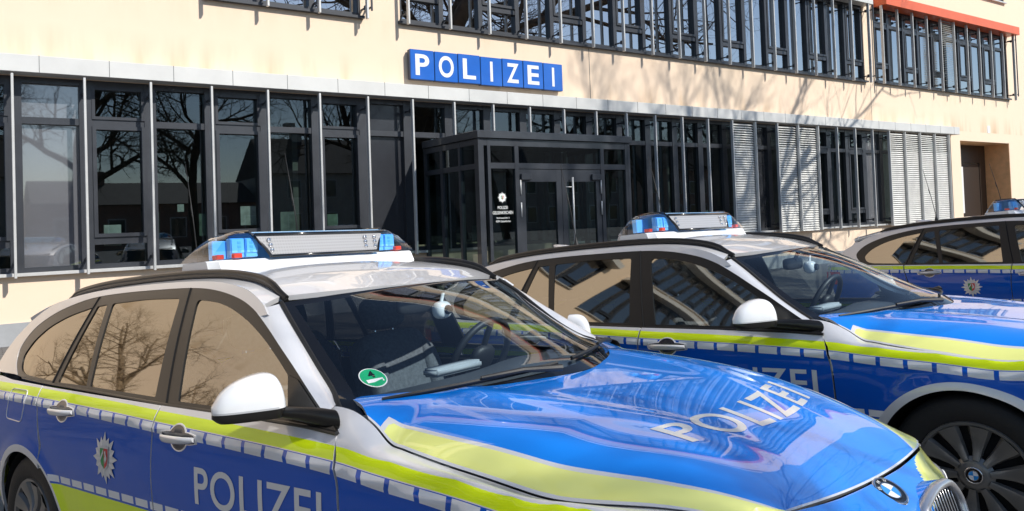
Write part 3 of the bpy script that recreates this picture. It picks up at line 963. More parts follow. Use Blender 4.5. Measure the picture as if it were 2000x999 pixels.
    # ---------------- tail
    def tail(y, t):
        T = [(0, -3.44, 1.352, .60), (.12, -3.455, 1.32, .60), (.2, -3.50, 1.25, .63), (.45, -3.635, 1.04, .715), (.6, -3.69, .93, .745), (.8, -3.715, .70, .76), (.9, -3.78, .55, .79), (1, -3.74, .25, .78)]
        x, z, w = interp(t, T, 1), interp(t, T, 2), interp(t, T, 3)
        return (x+.16*abs(y)**3.2, y*w, z)
    bm = bmesh.new(); loft(bm, [[tail(y, t) for y in np.linspace(-1, 1, 30)] for t in np.linspace(0, 1, 34)])
    bmesh.ops.recalc_face_normals(bm, faces=bm.faces)
    for fc in bm.faces:
        c = fc.calc_center_median()
        if 1.06 < c.z < 1.325 and abs(c.y) < .60: fc.material_index = 1
        elif .66 < c.z < .90: fc.material_index = 2
    obj('tailgate', bm, [M['silver'], M['black'], mat('tail_yellow_film', YEL, .32, 0, 1., .012)], car, True, 40)
    def corner(bm):  # joins body side frame to tailgate
        rows = []
        for t in np.linspace(.16, 1, 24):
            b = Vector(tail(-1, t)); z = b.z
            xr = interp(z, [(.25, -3.71), (.6, -3.73), (.8, -3.71), (1.028, -3.655), (1.06, -3.60), (1.135, -3.51), (1.212, -3.40), (1.285, -3.25), (1.332, -3.12)])
            a = Vector((xr+.012, -(yg(xr, z) if z > 1.028 else W(xr, z))+.003, z))
            c = Vector((min(a.x, b.x)-.0, min(a.y, b.y), z))
            rows.append([a*(1-k)**2+c*2*k*(1-k)+b*k*k for k in np.linspace(0, 1, 7)])
        loft(bm, rows)
    both_sides('rear_corner', corner, M['silver'], car)
    def tl(bm):
        rows = []
        for z in np.linspace(.80, .95, 8):
            row = []
            for k in np.linspace(0, 1, 8):
                x = -3.44-.27*k; row.append((x, -W(x, z)-.004, z))
            rows.append(row)
        loft(bm, rows)
    both_sides('tail_light', tl, M['lampr'], car)
    # ---------------- handles
    for door, (xc, zo) in ((fdr, (-1.393, .0)), (fdl, (-1.393, 0)), (rdr, (-2.372, 0)), (rdl, (-2.372, 0))):
        s = 1 if door in (fdr, rdr) else -1
        z0 = st(xc)-.075
        bm = bmesh.new()
        # scalloped surround
        sur = []
        for k in range(48):
            a = 2*math.pi*k/48
            ca_, sa_ = abs(math.cos(a)), abs(math.sin(a))
            re_ = ((ca_/.122)**4+(sa_/.021)**4)**-.25; rc_ = ((ca_/.058)**2+(sa_/.046)**2)**-.5
            q_ = max(re_, rc_); sur.append((q_*math.cos(a), q_*math.sin(a)))
        def SP(a, b, l): x = xc+a; z = z0+b; return Vector((x, (-W(x, z)-l)*s, z))
        def ringf(sc, l): return [bm.verts.new(SP(a*sc, b*sc, l)) for a, b in sur]
        r0, r1, r2 = ringf(1.09, -.001), ringf(1.05, .002), ringf(.96, .0015)
        r3 = ringf(.93, .0012); r4 = ringf(.3, .0010)
        for A, B, mi in ((r0, r1, 0), (r1, r2, 0), (r2, r3, 1), (r3, r4, 1)):
            for k in range(48):
                f_ = bm.faces.new((A[k], A[(k+1) % 48], B[(k+1) % 48], B[k])); f_.material_index = mi; f_.smooth = True
        bm.faces.new(r4).material_index = 1
        bmesh.ops.recalc_face_normals(bm, faces=bm.faces)
        rows = []
        for k in range(25):
            t = -1+2*k/24
            hx_ = .0145*(1-.35*abs(t)**3); th = .010*(1-.3*abs(t)**3)
            l = .030-.026*abs(t)**3.2
            x = xc+.112*t
            rows.append([SP(.112*t, hx_*math.sin(q), l+th*math.cos(q)) for q in np.linspace(0, 2*math.pi, 13)[:-1]])
        R = loft(bm, rows, closed=True); bm.faces.new(R[0]); bm.faces.new(R[-1][::-1])
        obj('door_handle', bm, [M['silver'], M['cup_shade']], door, True, 50)
        # lettering
    for door, s in ((fdr, 1), (fdl, -1)):
        bm = text_bm('POLIZEI', 1, .012, 1.08, maxlen=.03); fit_text(bm, .70, .128)
        for v in bm.verts:
            x = -1.285+v.co.x if s > 0 else -1.285+.70-v.co.x
            z = .638+v.co.y - .012*(x+1.285)
            v.co = Vector((x, (-W(x, z)-.0018)*s, z))
        obj('door_lettering', bm, M['letter'], door)
    for door, s in ((rdr, 1), (rdl, -1)):
        def sf(a, b, l, s=s):
            x = -1.961+a*s; z = .735+b; return Vector((x, (-W(x, z)-l)*s, z))
        st_ = obj('police_star', star_bm(.105, sf, .0012), M['starm'], door)
        bm = bmesh.new()
        for i, b in enumerate(shield_parts(.088, sf, .0015)):
            me = bpy.data.meshes.new('t'); b.to_mesh(me); b.free(); k0 = len(bm.faces); bm.from_mesh(me); bm.faces.ensure_lookup_table()
            for f_ in list(bm.faces)[k0:]: f_.material_index = i
            bpy.data.meshes.remove(me)
        obj('star_shield', bm, [M['starm'], M['greene'], M['red'], M['starm'], M['starm']], door)
    # fuel flap outline
    bm = bmesh.new()
    fp = round_poly([(-2.995, .838), (-2.801, .828), (-2.765, .972), (-2.965, .978)], .03, 5)
    tube(bm, [(x, -W(x, z)-.0005, z) for x, z in resample(fp, .02)], .0028, 6, closed=True)
    obj('fuel_flap', bm, M['silver'], car, True)
    # ---------------- mirrors
    for s in (1, -1):
        mr = empty('side_mirror', (0, 0, 0), car)
        P0, P1 = Vector((-.905, -1.038, 0)), Vector((-.838, -.842, 0)); AX = (P1-P0)
        FW = Vector((AX.y, -AX.x, 0)).normalized()
        HT = [(0, .022, .020), (.04, .036, .034), (.12, .060, .050), (.28, .084, .068), (.45, .098, .081), (.62, .106, .092), (.78, .108, .100), (.90, .098, .100), (.97, .074, .090), (1, .050, .078)]
        def cap_rows(z0, grow=0., zs=1., n=26):
            rows = []
            for k in range(n):
                t = k/(n-1); t = .5-.5*math.cos(math.pi*t)
                hh, dd = interp(t, HT, 1)*zs, interp(t, HT, 2)+grow
                o = P0+AX*t
                row = []
                for q in np.linspace(0, math.pi/2, 13):
                    p = o+FW*dd*math.cos(q)**.55; row.append((p.x, p.y*s, z0+hh*math.sin(q)**.80))
                p = o-FW*.004; row += [(p.x, p.y*s, z0+hh*.98), (p.x, p.y*s, z0)]
                rows.append(row)
            return rows
        bm = bmesh.new(); Rw = loft(bm, cap_rows(.992), closed=True); bm.faces.new(Rw[0]); bm.faces.new(Rw[-1][::-1])
        bmesh.ops.recalc_face_normals(bm, faces=bm.faces); obj('mirror_cap', bm, M['whitep'], mr, True, 55)
        bm = bmesh.new()
        rows = [[(x, y, .990-min((z-.990)*.9, .024+.10*(z-.990))) for x, y, z in r] for r in cap_rows(.990, -.001, .62)]
        Rw = loft(bm, rows, closed=True); bm.faces.new(Rw[0]); bm.faces.new(Rw[-1][::-1])
        arm = [(-.845, -.900, .978, .045, .014), (-.80, -.880, .976, .045, .017), (-.74, -.862, .972, .044, .021), (-.68, -.850, .966, .042, .026), (-.62, -.838, .958, .036, .030), (-.58, -.825, .952, .03, .030)]
        loft(bm, [[(x+a*math.cos(q), (y-.25*a*math.cos(q))*s, z+hh*math.sin(q)) for q in np.linspace(0, 2*math.pi, 17)[:-1]] for x, y, z, a, hh in arm], closed=True)
        bmesh.ops.recalc_face_normals(bm, faces=bm.faces); obj('mirror_base', bm, M['trim'], mr, True, 50)
        bm = bmesh.new(); rows = [[r[0], (r[0][0], r[0][1], r[0][2]+.006)] for r in cap_rows(.9915, .0015)[1:-6]]
        loft(bm, rows); bmesh.ops.recalc_face_normals(bm, faces=bm.faces); obj('indicator', bm, M['starm'], mr, True)
        bm = bmesh.new(); rows = []
        for t in np.linspace(.06, .96, 12):
            o = P0+AX*t-FW*.0055; hh = interp(t, HT, 1); rows.append([(o.x, o.y*s, .985), (o.x, o.y*s, .992+hh*.92)])
        loft(bm, rows); bmesh.ops.recalc_face_normals(bm, faces=bm.faces); obj('mirror_glass', bm, M['chrome'], mr)
    # ---------------- light bar
    lb = empty('light_bar', (0, 0, 0), car)
    bm = bmesh.new()
    def lbsec(y, top):
        a = abs(y)/.60; k = 1-.5*max(0, a-.8)
        zb = max(1.428, roof_z(-1.72, min(abs(y), .58))-.005)
        return zb
    ysamp = [-.592, -.585, -.56, -.5, -.4, -.3, -.2, -.1, 0, .1, .2, .3, .4, .5, .56, .585, .592]
    rows = []
    for y in ysamp:
        e = smooth01((.592-abs(y))/.03)
        x0, x1 = -1.745-.145*(.72+.28*e), -1.745+.150*(.72+.28*e)
        zt = 1.492; zb = lbsec(y, 0) + .010*(1-e)
        rows.append([(x0, y, zb), (x0-.004*e, y, zb+.02), (x0+.012, y, zt-.006), (x0+.02, y, zt), (x1-.02, y, zt), (x1-.010, y, zt-.006), (x1+.010*e, y, zb+.015), (x1+.004, y, zb-.02)])
    R = loft(bm, rows, closed=True); bm.faces.new(R[0][::-1]); bm.faces.new(R[-1])
    bmesh.ops.recalc_face_normals(bm, faces=bm.faces)
    obj('bar_base', bm, M['white'], lb, True, 30)
    for q in ((-.58, -.40), (.40, .58)):
        bm = bmesh.new(); box(bm, -1.88, -1.60, *q, 1.412, 1.436); bevel(bm, .006); obj('bar_foot', bm, M['rubber'], lb)
    # end lenses: section at y
    def lens(bm, sgn, clear=False):
        rows = []
        for k in range(15):
            t = k/14
            yb = .315+(.595-.315)*t; yt = .385+(.475-.385)*t
            t2 = t
            rb = .020
            zt = 1.612-.012*t**3
            row = []
            for (x, z, q) in ((-1.885, 1.493, 0), (-1.872, 1.53, .3), (-1.85, 1.575, .7), (-1.835, zt-.008, .95), (-1.815, zt, 1.), (-1.66, zt, 1.), (-1.64, zt-.008, .95), (-1.622, 1.575, .7), (-1.600, 1.53, .3), (-1.588, 1.493, 0)):
                q2 = q if q < .99 else 1
                y = yb+(yt-yb)*q2
                sh = 1-.20*max(0, t-.6)/.4
                xx = -1.737+(x+1.737)*sh
                row.append((xx, sgn*y, z))
            rows.append(row)
        R = loft(bm, rows)
        bm.faces.new(R[-1])
        bmesh.ops.recalc_face_normals(bm, faces=bm.faces)
    for sgn in (-1, 1):
        bm = bmesh.new(); lens(bm, sgn)
        for fc in bm.faces:
            c = fc.calc_center_median()
            if abs(c.y) > .515-.6*(c.z-1.493)*.55 and c.x < -1.70 or c.z < 1.512: fc.material_index = 1
        obj('end_lens', bm, [M['lensblue'], M['lensclear']], lb, True, 35)
        bm = bmesh.new()
        for xx in (-1.655, -1.80):
            for (ya, yb_) in ((.345, .405), (.412, .478)):
                box(bm, xx-.022, xx+.012, min(sgn*ya, sgn*yb_), max(sgn*ya, sgn*yb_), 1.502, 1.585)
        bevel(bm, .003, 1)
        obj('led_block', bm, M['lamp'], lb)
        bm = bmesh.new()
        for (ya, yb_) in ((.348, .402), (.415, .475)):
            box(bm, -1.641, -1.639, min(sgn*ya, sgn*yb_), max(sgn*ya, sgn*yb_), 1.522, 1.580)
        for ya in (.34, .40):
            for zz in (1.53, 1.548, 1.566):
                box(bm, -1.6385, -1.637, min(sgn*(ya+.032), sgn*(ya+.047)), max(sgn*(ya+.032), sgn*(ya+.047)), zz-.005, zz+.005, 1)
        obj('led_face', bm, [M['lampl'], M['lamp']], lb)
        for q in ((-1.625, -1.60, .45, .49), (-1.70, -1.66, .50, .535)):
            bm = bmesh.new(); box(bm, q[0], q[1], min(sgn*q[2], sgn*q[3]), max(sgn*q[2], sgn*q[3]), 1.498, 1.518); bevel(bm, .003, 1)
            obj('red_reflector', bm, M['lampr'], lb)
        # black band between lens and centre panel
        bm = bmesh.new()
        path = [(-1.588, .312, 1.494), (-1.600, .330, 1.53), (-1.622, .358, 1.575), (-1.645, .384, 1.612), (-1.74, .386, 1.617), (-1.83, .384, 1.612), (-1.85, .358, 1.575), (-1.886, .312, 1.494)]
        tube(bm, [(a, sgn*b, c) for a, b, c in path], .0075, 6); obj('divider', bm, M['black'], lb, True, 50)
    bm = bmesh.new()
    Rr = loft(bm, [[(x, (-1+2*k/10)*yw, z) for k in range(11)] for x, yw, z in ((-1.59, .31, 1.503), (-1.618, .372, 1.594))]); obj('matrix_panel', bm, M['ledp'], lb, True)
    bm = bmesh.new(); loft(bm, [[(x, (-1+2*k/10)*yw, z) for k in range(11)] for x, yw, z in ((-1.886, .31, 1.495), (-1.86, .36, 1.575), (-1.83, .385, 1.611), (-1.645, .385, 1.611), (-1.632, .380, 1.606))])
    obj('bar_top', bm, M['lamp'], lb, True, 30)
    bm = bmesh.new(); tube(bm, [(-1.616, -.374, 1.597), (-1.616, .374, 1.597)], .007, 6); tube(bm, [(-1.588, -.31, 1.499), (-1.588, .31, 1.499)], .007, 6); obj('panel_edge', bm, M['black'], lb, True)
    bm = bmesh.new()
    for y in (-.30, .24, .30):
        for zz in (1.525, 1.548, 1.571): ellipsoid(bm, (-1.588-.25*(zz-1.5), y*(1+.5*(zz-1.5)), zz), (.006, .011, .010), 1, 12, 8)
    obj('flash_lamp', bm, M['chrome'], lb, True)
    # ---------------- antennas
    for x, y, h_ in ((-2.6, -.08, .62), (-1.96, .12, .58)):
        a = empty('antenna', (0, 0, 0), car); z = roof_z(x, y)
        bm = bmesh.new(); lathe(bm, [(.02, z), (.018, z+.015), (.008, z+.05), (.004, z+.07)], 16, (x, y, 0), 'z'); obj('antenna_base', bm, M['rubber'], a, True)
        bm = bmesh.new(); tube(bm, [(x, y, z+.06), (x-.03, y, z+h_*.5), (x-.08, y, z+h_)], [.0035, .003, .002], 6)
        tube(bm, [(x-.034, y, z+h_*.52), (x-.045, y, z+h_*.62)], .005, 6); obj('antenna_rod', bm, M['rubber'], a, True)
    bm = bmesh.new()
    rows = []
    for k in range(12):
        t = k/11; x = -2.86+.20*t
        hh = .055*(1-t)**.7*(1 if t > .0 else .9)+.003; ww = .028*math.sin(math.pi*min(1, .25+.75*(1-t)))**.5+.004
        z = roof_z(x, 0)
        rows.append([(x-.03*(1-t)*q[1], q[0]*ww, z-.004+hh*q[1]) for q in ((-1, 0), (-.8, .35), (-.4, .8), (0, 1), (.4, .8), (.8, .35), (1, 0))])
    R = loft(bm, rows); bm.faces.new(R[0]); bm.faces.new(R[-1]); bmesh.ops.recalc_face_normals(bm, faces=bm.faces)
    obj('shark_fin', bm, M['silver'], car, True, 50)
    # ---------------- interior
    bm = bmesh.new()
    box(bm, -3.5, -.3, -.74, .74, .25, .30)
    for y in (-.76, .73): box(bm, -3.4, -.66, y, y+.03, .30, .90)
    box(bm, -2.45, -2.40, -.7, .7, .3, .95); box(bm, -3.5, -2.45, -.70, .70, .82, .86)
    obj('cabin_floor', bm, M['gap'], car)
    panel('headliner', [(x, -(yg(x, interp(x, ROOFE))-.03)) for x in np.linspace(-3.2, -1.15, 20)] + [(x, (yg(x, interp(x, ROOFE))-.03)) for x in np.linspace(-1.15, -3.2, 20)], lambda x, y: (x, y, roof_z(x, y)-.03), [M['lining']], car, h=.08, out=(0, 0, -1), both=False, skirt=0)
    bm = bmesh.new()
    prof = [(-.62, .90), (-.75, .935), (-.88, .945), (-.93, .925), (-.95, .86), (-.90, .70), (-.70, .55)]
    loft(bm, [[(x+.06*(1-(y/.7)**2), y, z+.015*math.exp(-((y-.37)/.2)**2)*(1 if z > .9 else 0)) for y in np.linspace(-.73, .73, 30)] for x, z in prof])
    bmesh.ops.recalc_face_normals(bm, faces=bm.faces)
    dash = obj('dashboard', bm, M['dash'], car, True)
    bm = bmesh.new(); box(bm, -.93, -.84, -.10, .18, .95, .985); bevel(bm, .01, 3); obj('centre_display', bm, M['lining'], dash, True)
    # steering wheel
    swc = Vector((-1.02, .375, .965)); tilt = Matrix.Rotation(math.radians(-62), 3, 'Y')
    bm = bmesh.new()
    tube(bm, [swc+tilt @ Vector((.185*math.cos(t), .185*math.sin(t), 0)) for t in np.linspace(0, 2*math.pi, 33)[:-1]], .016, 10, closed=True)
    ellipsoid(bm, swc+tilt @ Vector((0, 0, -.01)), (.065, .075, .03), .8, 20, 10, tilt)
    for a in (0, 2.6, -2.6):
        tube(bm, [swc, swc+tilt @ Vector((.18*math.cos(a), .18*math.sin(a), 0))], .014, 8)
    obj('steering_wheel', bm, M['plastic'], car, True, 60)
    # seats
    for y, x in ((-.37, -1.50), (.37, -1.50), (-.36, -2.30), (.36, -2.30)):
        seat = empty('front_seat' if x > -2 else 'rear_seat', (0, 0, 0), car)
        bm = bmesh.new(); ellipsoid(bm, (x+.22, y, .50), (.27, .25, .11), .45, 32, 16); obj('seat_cushion', bm, M['seat'], seat, True)
        tl_ = Matrix.Rotation(math.radians(-18), 3, 'Y')
        bm = bmesh.new(); ellipsoid(bm, (x-.05, y, .79), (.085, .235, .31), .42, 32, 20, tl_)
        for q in (-1, 1): ellipsoid(bm, (x+.0, y+q*.185, .77), (.075, .055, .26), .6, 16, 14, tl_)
        obj('seat_back', bm, M['seat'], seat, True)
        bm = bmesh.new(); ellipsoid(bm, (x-.155, y, 1.185), (.05, .13, .085), .6, 28, 14, tl_); obj('headrest', bm, M['seat'], seat, True)
        bm = bmesh.new()
        for q in (-1, 1): tube(bm, [(x-.14, y+q*.06, 1.04), (x-.155, y+q*.06, 1.15)], .006, 8)
        obj('headrest_post', bm, M['chrome'], seat, True)
    # inside mirror and camera
    bm = bmesh.new(); ellipsoid(bm, (-1.03, .0, 1.235), (.022, .115, .035), .5, 24, 12); tube(bm, [(-1.02, 0, 1.25), (-.99, 0, 1.30)], .012, 8); obj('rear_view_mirror', bm, M['plastic'], car, True, 50)
    bm = bmesh.new(); ellipsoid(bm, (-.965, .085, 1.205), (.035, .045, .038), .8, 24, 14); lathe(bm, [(.0, -.915), (.016, -.915), (.020, -.925), (.020, -.94)], 20, (0, .085, 1.205), 'x', 1)
    tube(bm, [(-.965, .085, 1.24), (-.965, .10, 1.275)], .008, 8); obj('windscreen_camera', bm, [M['white'], M['black']], car, True, 50)
    for cx in (0, -2.81):
        for s in (1, -1): build_wheel(car, cx, s)
    bm = bmesh.new(); box(bm, -3.6, .7, -.72, .72, .18, .24); obj('underbody', bm, M['wellm'], car)
    for o in car.children_recursive:
        if o.type == 'MESH' and o.data.name not in SHIFTED and not any(q in o.name for q in ('kidney', 'tyre', 'wheel', 'roundel', 'underbody')):
            SHIFTED.add(o.data.name)
            for v in o.data.vertices:
                if v.co.x > .08: v.co = nose_shift(*v.co)
            o.data.update()
    return car

def ws_material():
    m = glass('windshield_glass', (.80, .90, .94), 1.68); nt = m.node_tree
    s, n = uvs(nt, 'uv')
    out = [q for q in nt.nodes if q.type == 'OUTPUT_MATERIAL'][0]; mx = out.inputs[0].links[0].from_node
    n2 = n._op('ABSOLUTE')
    frit = n2.gt(.945).orr(s.gt(.945)).orr(s.lt(.05))
    b = nt.nodes.new('ShaderNodeBsdfPrincipled'); b.inputs['Base Color'].default_value = (.008, .008, .009, 1); b.inputs['Roughness'].default_value = .03; b.inputs['Specular IOR Level'].default_value = .6
    m2 = nt.nodes.new('ShaderNodeMixShader'); nt.links.new(frit.k, m2.inputs[0]); nt.links.new(mx.outputs[0], m2.inputs[1]); nt.links.new(b.outputs[0], m2.inputs[2])
    nt.links.new(m2.outputs[0], out.inputs[0])
    return m

def copy_tree(o, parent=None):
    c = o.copy(); COL.objects.link(c)
    if parent is not None: c.parent = parent; c.matrix_parent_inverse = o.matrix_parent_inverse
    for ch in list(o.children): copy_tree(ch, c)
    return c

GX, GY = .0087, -.0760
def car_matrix(x, y, yaw):
    z = Vector((-GX, -GY, 1)).normalized(); c, s = math.cos(yaw), math.sin(yaw)
    ax = Vector((c, s, GX*c+GY*s)).normalized(); ay = z.cross(ax)
    m = Matrix((ax, ay, z)).transposed().to_4x4(); m.translation = (x, y, GX*x+GY*y)
    return m

# ------------------------------------------------------------------ the building
FY = 13.0
def wall_mat():
    m = bpy.data.materials.new('peach_render'); m.use_nodes = True; nt = m.node_tree; b = nt.nodes['Principled BSDF']
    b.inputs['Roughness'].default_value = .9; b.inputs['Specular IOR Level'].default_value = .2
    tc = nt.nodes.new('ShaderNodeTexCoord')
    def noise(sc, det, vec=None):
        n = nt.nodes.new('ShaderNodeTexNoise'); n.inputs['Scale'].default_value = sc; n.inputs['Detail'].default_value = det
        nt.links.new(vec or tc.outputs['Object'], n.inputs['Vector']); return X(nt, n.outputs['Fac'])
    s = nt.nodes.new('ShaderNodeSeparateXYZ'); nt.links.new(tc.outputs['Object'], s.inputs[0])
    z = X(nt, s.outputs[2])
    mp = nt.nodes.new('ShaderNodeMapping'); mp.inputs['Scale'].default_value = (2.5, 1, .35); nt.links.new(tc.outputs['Object'], mp.inputs[0])
    big = noise(.35, 5); streak = noise(1.0, 5, mp.outputs[0]); fine = noise(4, 9)
    c = mixc(nt, ((big-.35)*2.2)._op('ADD', 0., clamp=True), (.87, .70, .53), (.86, .675, .52))
    # weather stains under sills and over canopies
    zz = (((z-3.95)*-1.6)+1.)._op('ADD', 0., clamp=True)
    a = ((streak-.48)*5.)._op('ADD', 0., clamp=True)*((z-3.9).gt(0.)*zz*.55)
    up_ = (((z-5.15)*1.8)+1.)._op('ADD', 0., clamp=True)*(z.lt(5.2))
    a = a.orr(((streak-.50)*4.)._op('ADD', 0., clamp=True)*up_*.20)
    c = mixc(nt, a, c, (.50, .33, .17))
    a2 = ((fine-.5)*1.2)._op('ADD', 0., clamp=True)*.45
    c = mixc(nt, a2, c, (.79, .61, .45))
    nt.links.new(c, b.inputs['Base Color'])
    n2 = nt.nodes.new('ShaderNodeTexNoise'); n2.inputs['Scale'].default_value = 120; nt.links.new(tc.outputs['Object'], n2.inputs['Vector'])
    bp = nt.nodes.new('ShaderNodeBump'); bp.inputs['Strength'].default_value = .25; bp.inputs['Distance'].default_value = .004
    nt.links.new(n2.outputs['Fac'], bp.inputs['Height']); nt.links.new(bp.outputs['Normal'], b.inputs['Normal'])
    return m

def build_building():
    B = empty('office_building', (0, FY, 0))
    B.location = (0, 0, 0)
    tag(B, 'peach rendered office building with ribbon windows, metal fins and a dark glass entrance porch', 'building')
    wall = wall_mat()
    frame = mat('window_frame_grey', (.042, .046, .055), .42, .2, .2, noise=.12, nscale=3)
    dark = mat('porch_frame_grey', (.045, .050, .060), .4, .2, .3, noise=.15, nscale=2.5)
    alu = mat('brushed_aluminium', (.60, .60, .585), .42, .2, noise=.08, nscale=5)
    canopy_m = mat('canopy_sheet_metal', (.64, .64, .62), .5, .1, noise=.07, nscale=1.5)
    orange = mat('orange_lintel', (.75, .13, .035), .45, 0, .2, noise=.06, nscale=2)
    louv = mat('louvre_aluminium', (.74, .735, .70), .45, .0, noise=.10, nscale=4)
    grey = mat('grey_infill_panel', (.13, .135, .15), .12, 0, 1., .02, noise=.06, nscale=1.2)
    grey.node_tree.nodes['Principled BSDF'].inputs['Coat IOR'].default_value = 2.2
    darkp = mat('dark_infill_panel', (.030, .032, .038), .25, 0, .4, .05, noise=.15, nscale=2)
    pl = mat('plinth_stone', (.36, .37, .38), .7, noise=.12, nscale=4)
    gl = glass('facade_glass', (.38, .46, .44), 1.85, gcol=(.82, .93, 1.))
    glr = glass('upper_glass', (.22, .28, .28), 2.9, boost=.20, gcol=(.98, .98, 1.))
    room = mat('dim_room', (.22, .23, .22), .9, noise=.3, nscale=.8)
    roomg = mat('room_back_wall', (.13, .15, .14), .9, noise=.5, nscale=.6)
    op = []
    op.append((-1.45, 27.35, .86, 3.72))
    op.append((28.0, 31.67, -.3, 3.57))
    up = [(3.1, 5.85, 5.22, 7.55), (6.66, 22.35, 5.22, 7.55), (22.92, 31.85, 5.24, 7.60)]
    op += up
    fl = []
    for k in (1,):
        for (a, b) in ((1.2, 5.85), (6.66, 22.35), (22.92, 31.85)): fl.append((a, b, 5.24+3.6*k, 7.6+3.6*k))
    for z0, z1 in ((7.9, 11.2), (12.0, 14.8), (15.6, 18.4)):
        fl.append((-46, -10.6, z0, z1)); fl.append((-8.9, -2.4, 8.84 if z0 < 8 else z0, z1))
    fl = [(a, b, c, d) for a, b, c, d in fl]
    op += fl
    op.append((-1.5, 40, 13.2, 21))
    X0, X1, Z0, Z1 = -52., 32.72, -.6, 20.0
    # wall face with the openings left out, reveals into the wall
    bm = bmesh.new()
    xs = sorted({X0, X1, *[o[0] for o in op], *[o[1] for o in op]}); zs = sorted({Z0, Z1, *[o[2] for o in op], *[o[3] for o in op]})
    for i in range(len(xs)-1):
        for j in range(len(zs)-1):
            cx, cz = (xs[i]+xs[i+1])/2, (zs[j]+zs[j+1])/2
            if any(o[0] < cx < o[1] and o[2] < cz < o[3] for o in op): continue
            bm.faces.new([bm.verts.new(p) for p in ((xs[i], FY, zs[j]), (xs[i+1], FY, zs[j]), (xs[i+1], FY, zs[j+1]), (xs[i], FY, zs[j+1]))])
    for a, b, c, d in op[:-1]:
        dp = .95 if a == 28.0 else .22
        y = FY+dp
        for q in (((a, c), (a, d)), ((b, d), (b, c)), ((a, d), (b, d)), ((b, c), (a, c))):
            (xa, za), (xb, zb) = q
            bm.faces.new([bm.verts.new(p) for p in ((xa, FY, za), (xb, FY, zb), (xb, y, zb), (xa, y, za))])
    bmesh.ops.remove_doubles(bm, verts=bm.verts, dist=1e-4)
    for s in ((X1, X1),):
        bm.faces.new([bm.verts.new(p) for p in ((X1, FY, Z0), (X1, FY+16, Z0), (X1, FY+16, 13.2), (X1, FY, 13.2))])
    bm.faces.new([bm.verts.new(p) for p in ((X0, FY+16, Z0), (X0, FY, Z0), (X0, FY, Z1), (X0, FY+16, Z1))])
    bm.faces.new([bm.verts.new(p) for p in ((-1.5, FY, 13.2), (X1, FY, 13.2), (X1, FY+16, 13.2), (-1.5, FY+16, 13.2))])
    bm.faces.new([bm.verts.new(p) for p in ((X0, FY, Z1), (-1.5, FY, Z1), (-1.5, FY+16, Z1), (X0, FY+16, Z1))])
    bm.faces.new([bm.verts.new(p) for p in ((-1.5, FY, 13.2), (-1.5, FY+16, 13.2), (-1.5, FY+16, Z1), (-1.5, FY, Z1))])
    obj('wall', bm, wall, B)
    bm = bmesh.new(); box(bm, -1.4, X1+.1, FY-.12, FY+.3, 13.203, 13.45); obj('roof_edge', bm, canopy_m, B); bm = bmesh.new(); box(bm, X0-.1, -1.42, FY-.12, FY+.3, Z1+.003, Z1+.25); obj('roof_edge', bm, canopy_m, B)
    bm = bmesh.new(); box(bm, X0, 7.05, FY-.025, FY+.0, -.6, .155); box(bm, 10.6, 28.0, FY-.025, FY, -.6, .155); obj('plinth', bm, pl, B)
    for x in (11.35, 22.62):
        bm = bmesh.new(); box(bm, x-.006, x+.006, FY-.003, FY-.0005, 3.98, 5.16); obj('wall_joint', bm, frame, B)
    # rooms behind the glass
    bm = bmesh.new()
    for zf in (.0, 4.4, 8.2, 11.8, 15.4):
        box(bm, X0+.3, 27.6 if zf < 4 else (X1-.3 if zf < 13 else -1.7), FY+.26, FY+6, zf-.1, zf)
    obj('room_floor', bm, room, B)
    bm = bmesh.new(); box(bm, X0+.3, 27.6, FY+5.4, FY+5.5, .0, 11.7); obj('room_back_wall', bm, roomg, B)
    # a few inner partitions and lit things seen through the lower windows
    bm = bmesh.new()
    for x in (-3, 4.8, 7.0, 10.8, 14.6, 19.5, 24): box(bm, x, x+.1, FY+.9, FY+5.4, .0, 4.3)
    obj('partition', bm, room, B)
    bm = bmesh.new()
    for x0, x1 in op[0:1] and ((-1.5, 27.4),): box(bm, x0, x1, FY-.29, FY-.002, 3.725, 3.975)
    bevel(bm, .006, 1)
    obj('canopy', bm, canopy_m, B)
    bm = bmesh.new()
    for k in range(0, 38):
        x = -1.1+.907*k
        if x < 27.2: box(bm, x-.003, x+.003, FY-.2925, FY-.0, 3.728, 3.9775)
    obj('canopy_joint', bm, frame, B)
    bm = bmesh.new(); box(bm, -1.5, 7.05, FY-.10, FY+.10, .815, .862); box(bm, 10.6, 27.35, FY-.10, FY+.10, .815, .862); bevel(bm, .004, 1); obj('sill', bm, alu, B)

    def fx(k): return .38+.907*k
    def bay(x0, x1, z0, z1, kind, y=FY+.10, zt=None, zl=None, pane=gl, post=.085):
        """one bay: dark frame (posts, rails) > pane. kind: 'op' opening light, 'fix', 'panel', 'dark'"""
        bm = bmesh.new()
        fw = post
        e = .004
        box(bm, x0, x0+fw, y-.07, y+.05, z0, z1); box(bm, x1-fw, x1, y-.0725, y+.05, z0, z1)
        box(bm, x0+fw, x1-fw, y-.066, y+.05, z0, z0+.07); box(bm, x0+fw, x1-fw, y-.066, y+.05, z1-.09, z1)
        if zt: box(bm, x0+fw, x1-fw, y-.060, y+.045, zt-.05, zt+.05)
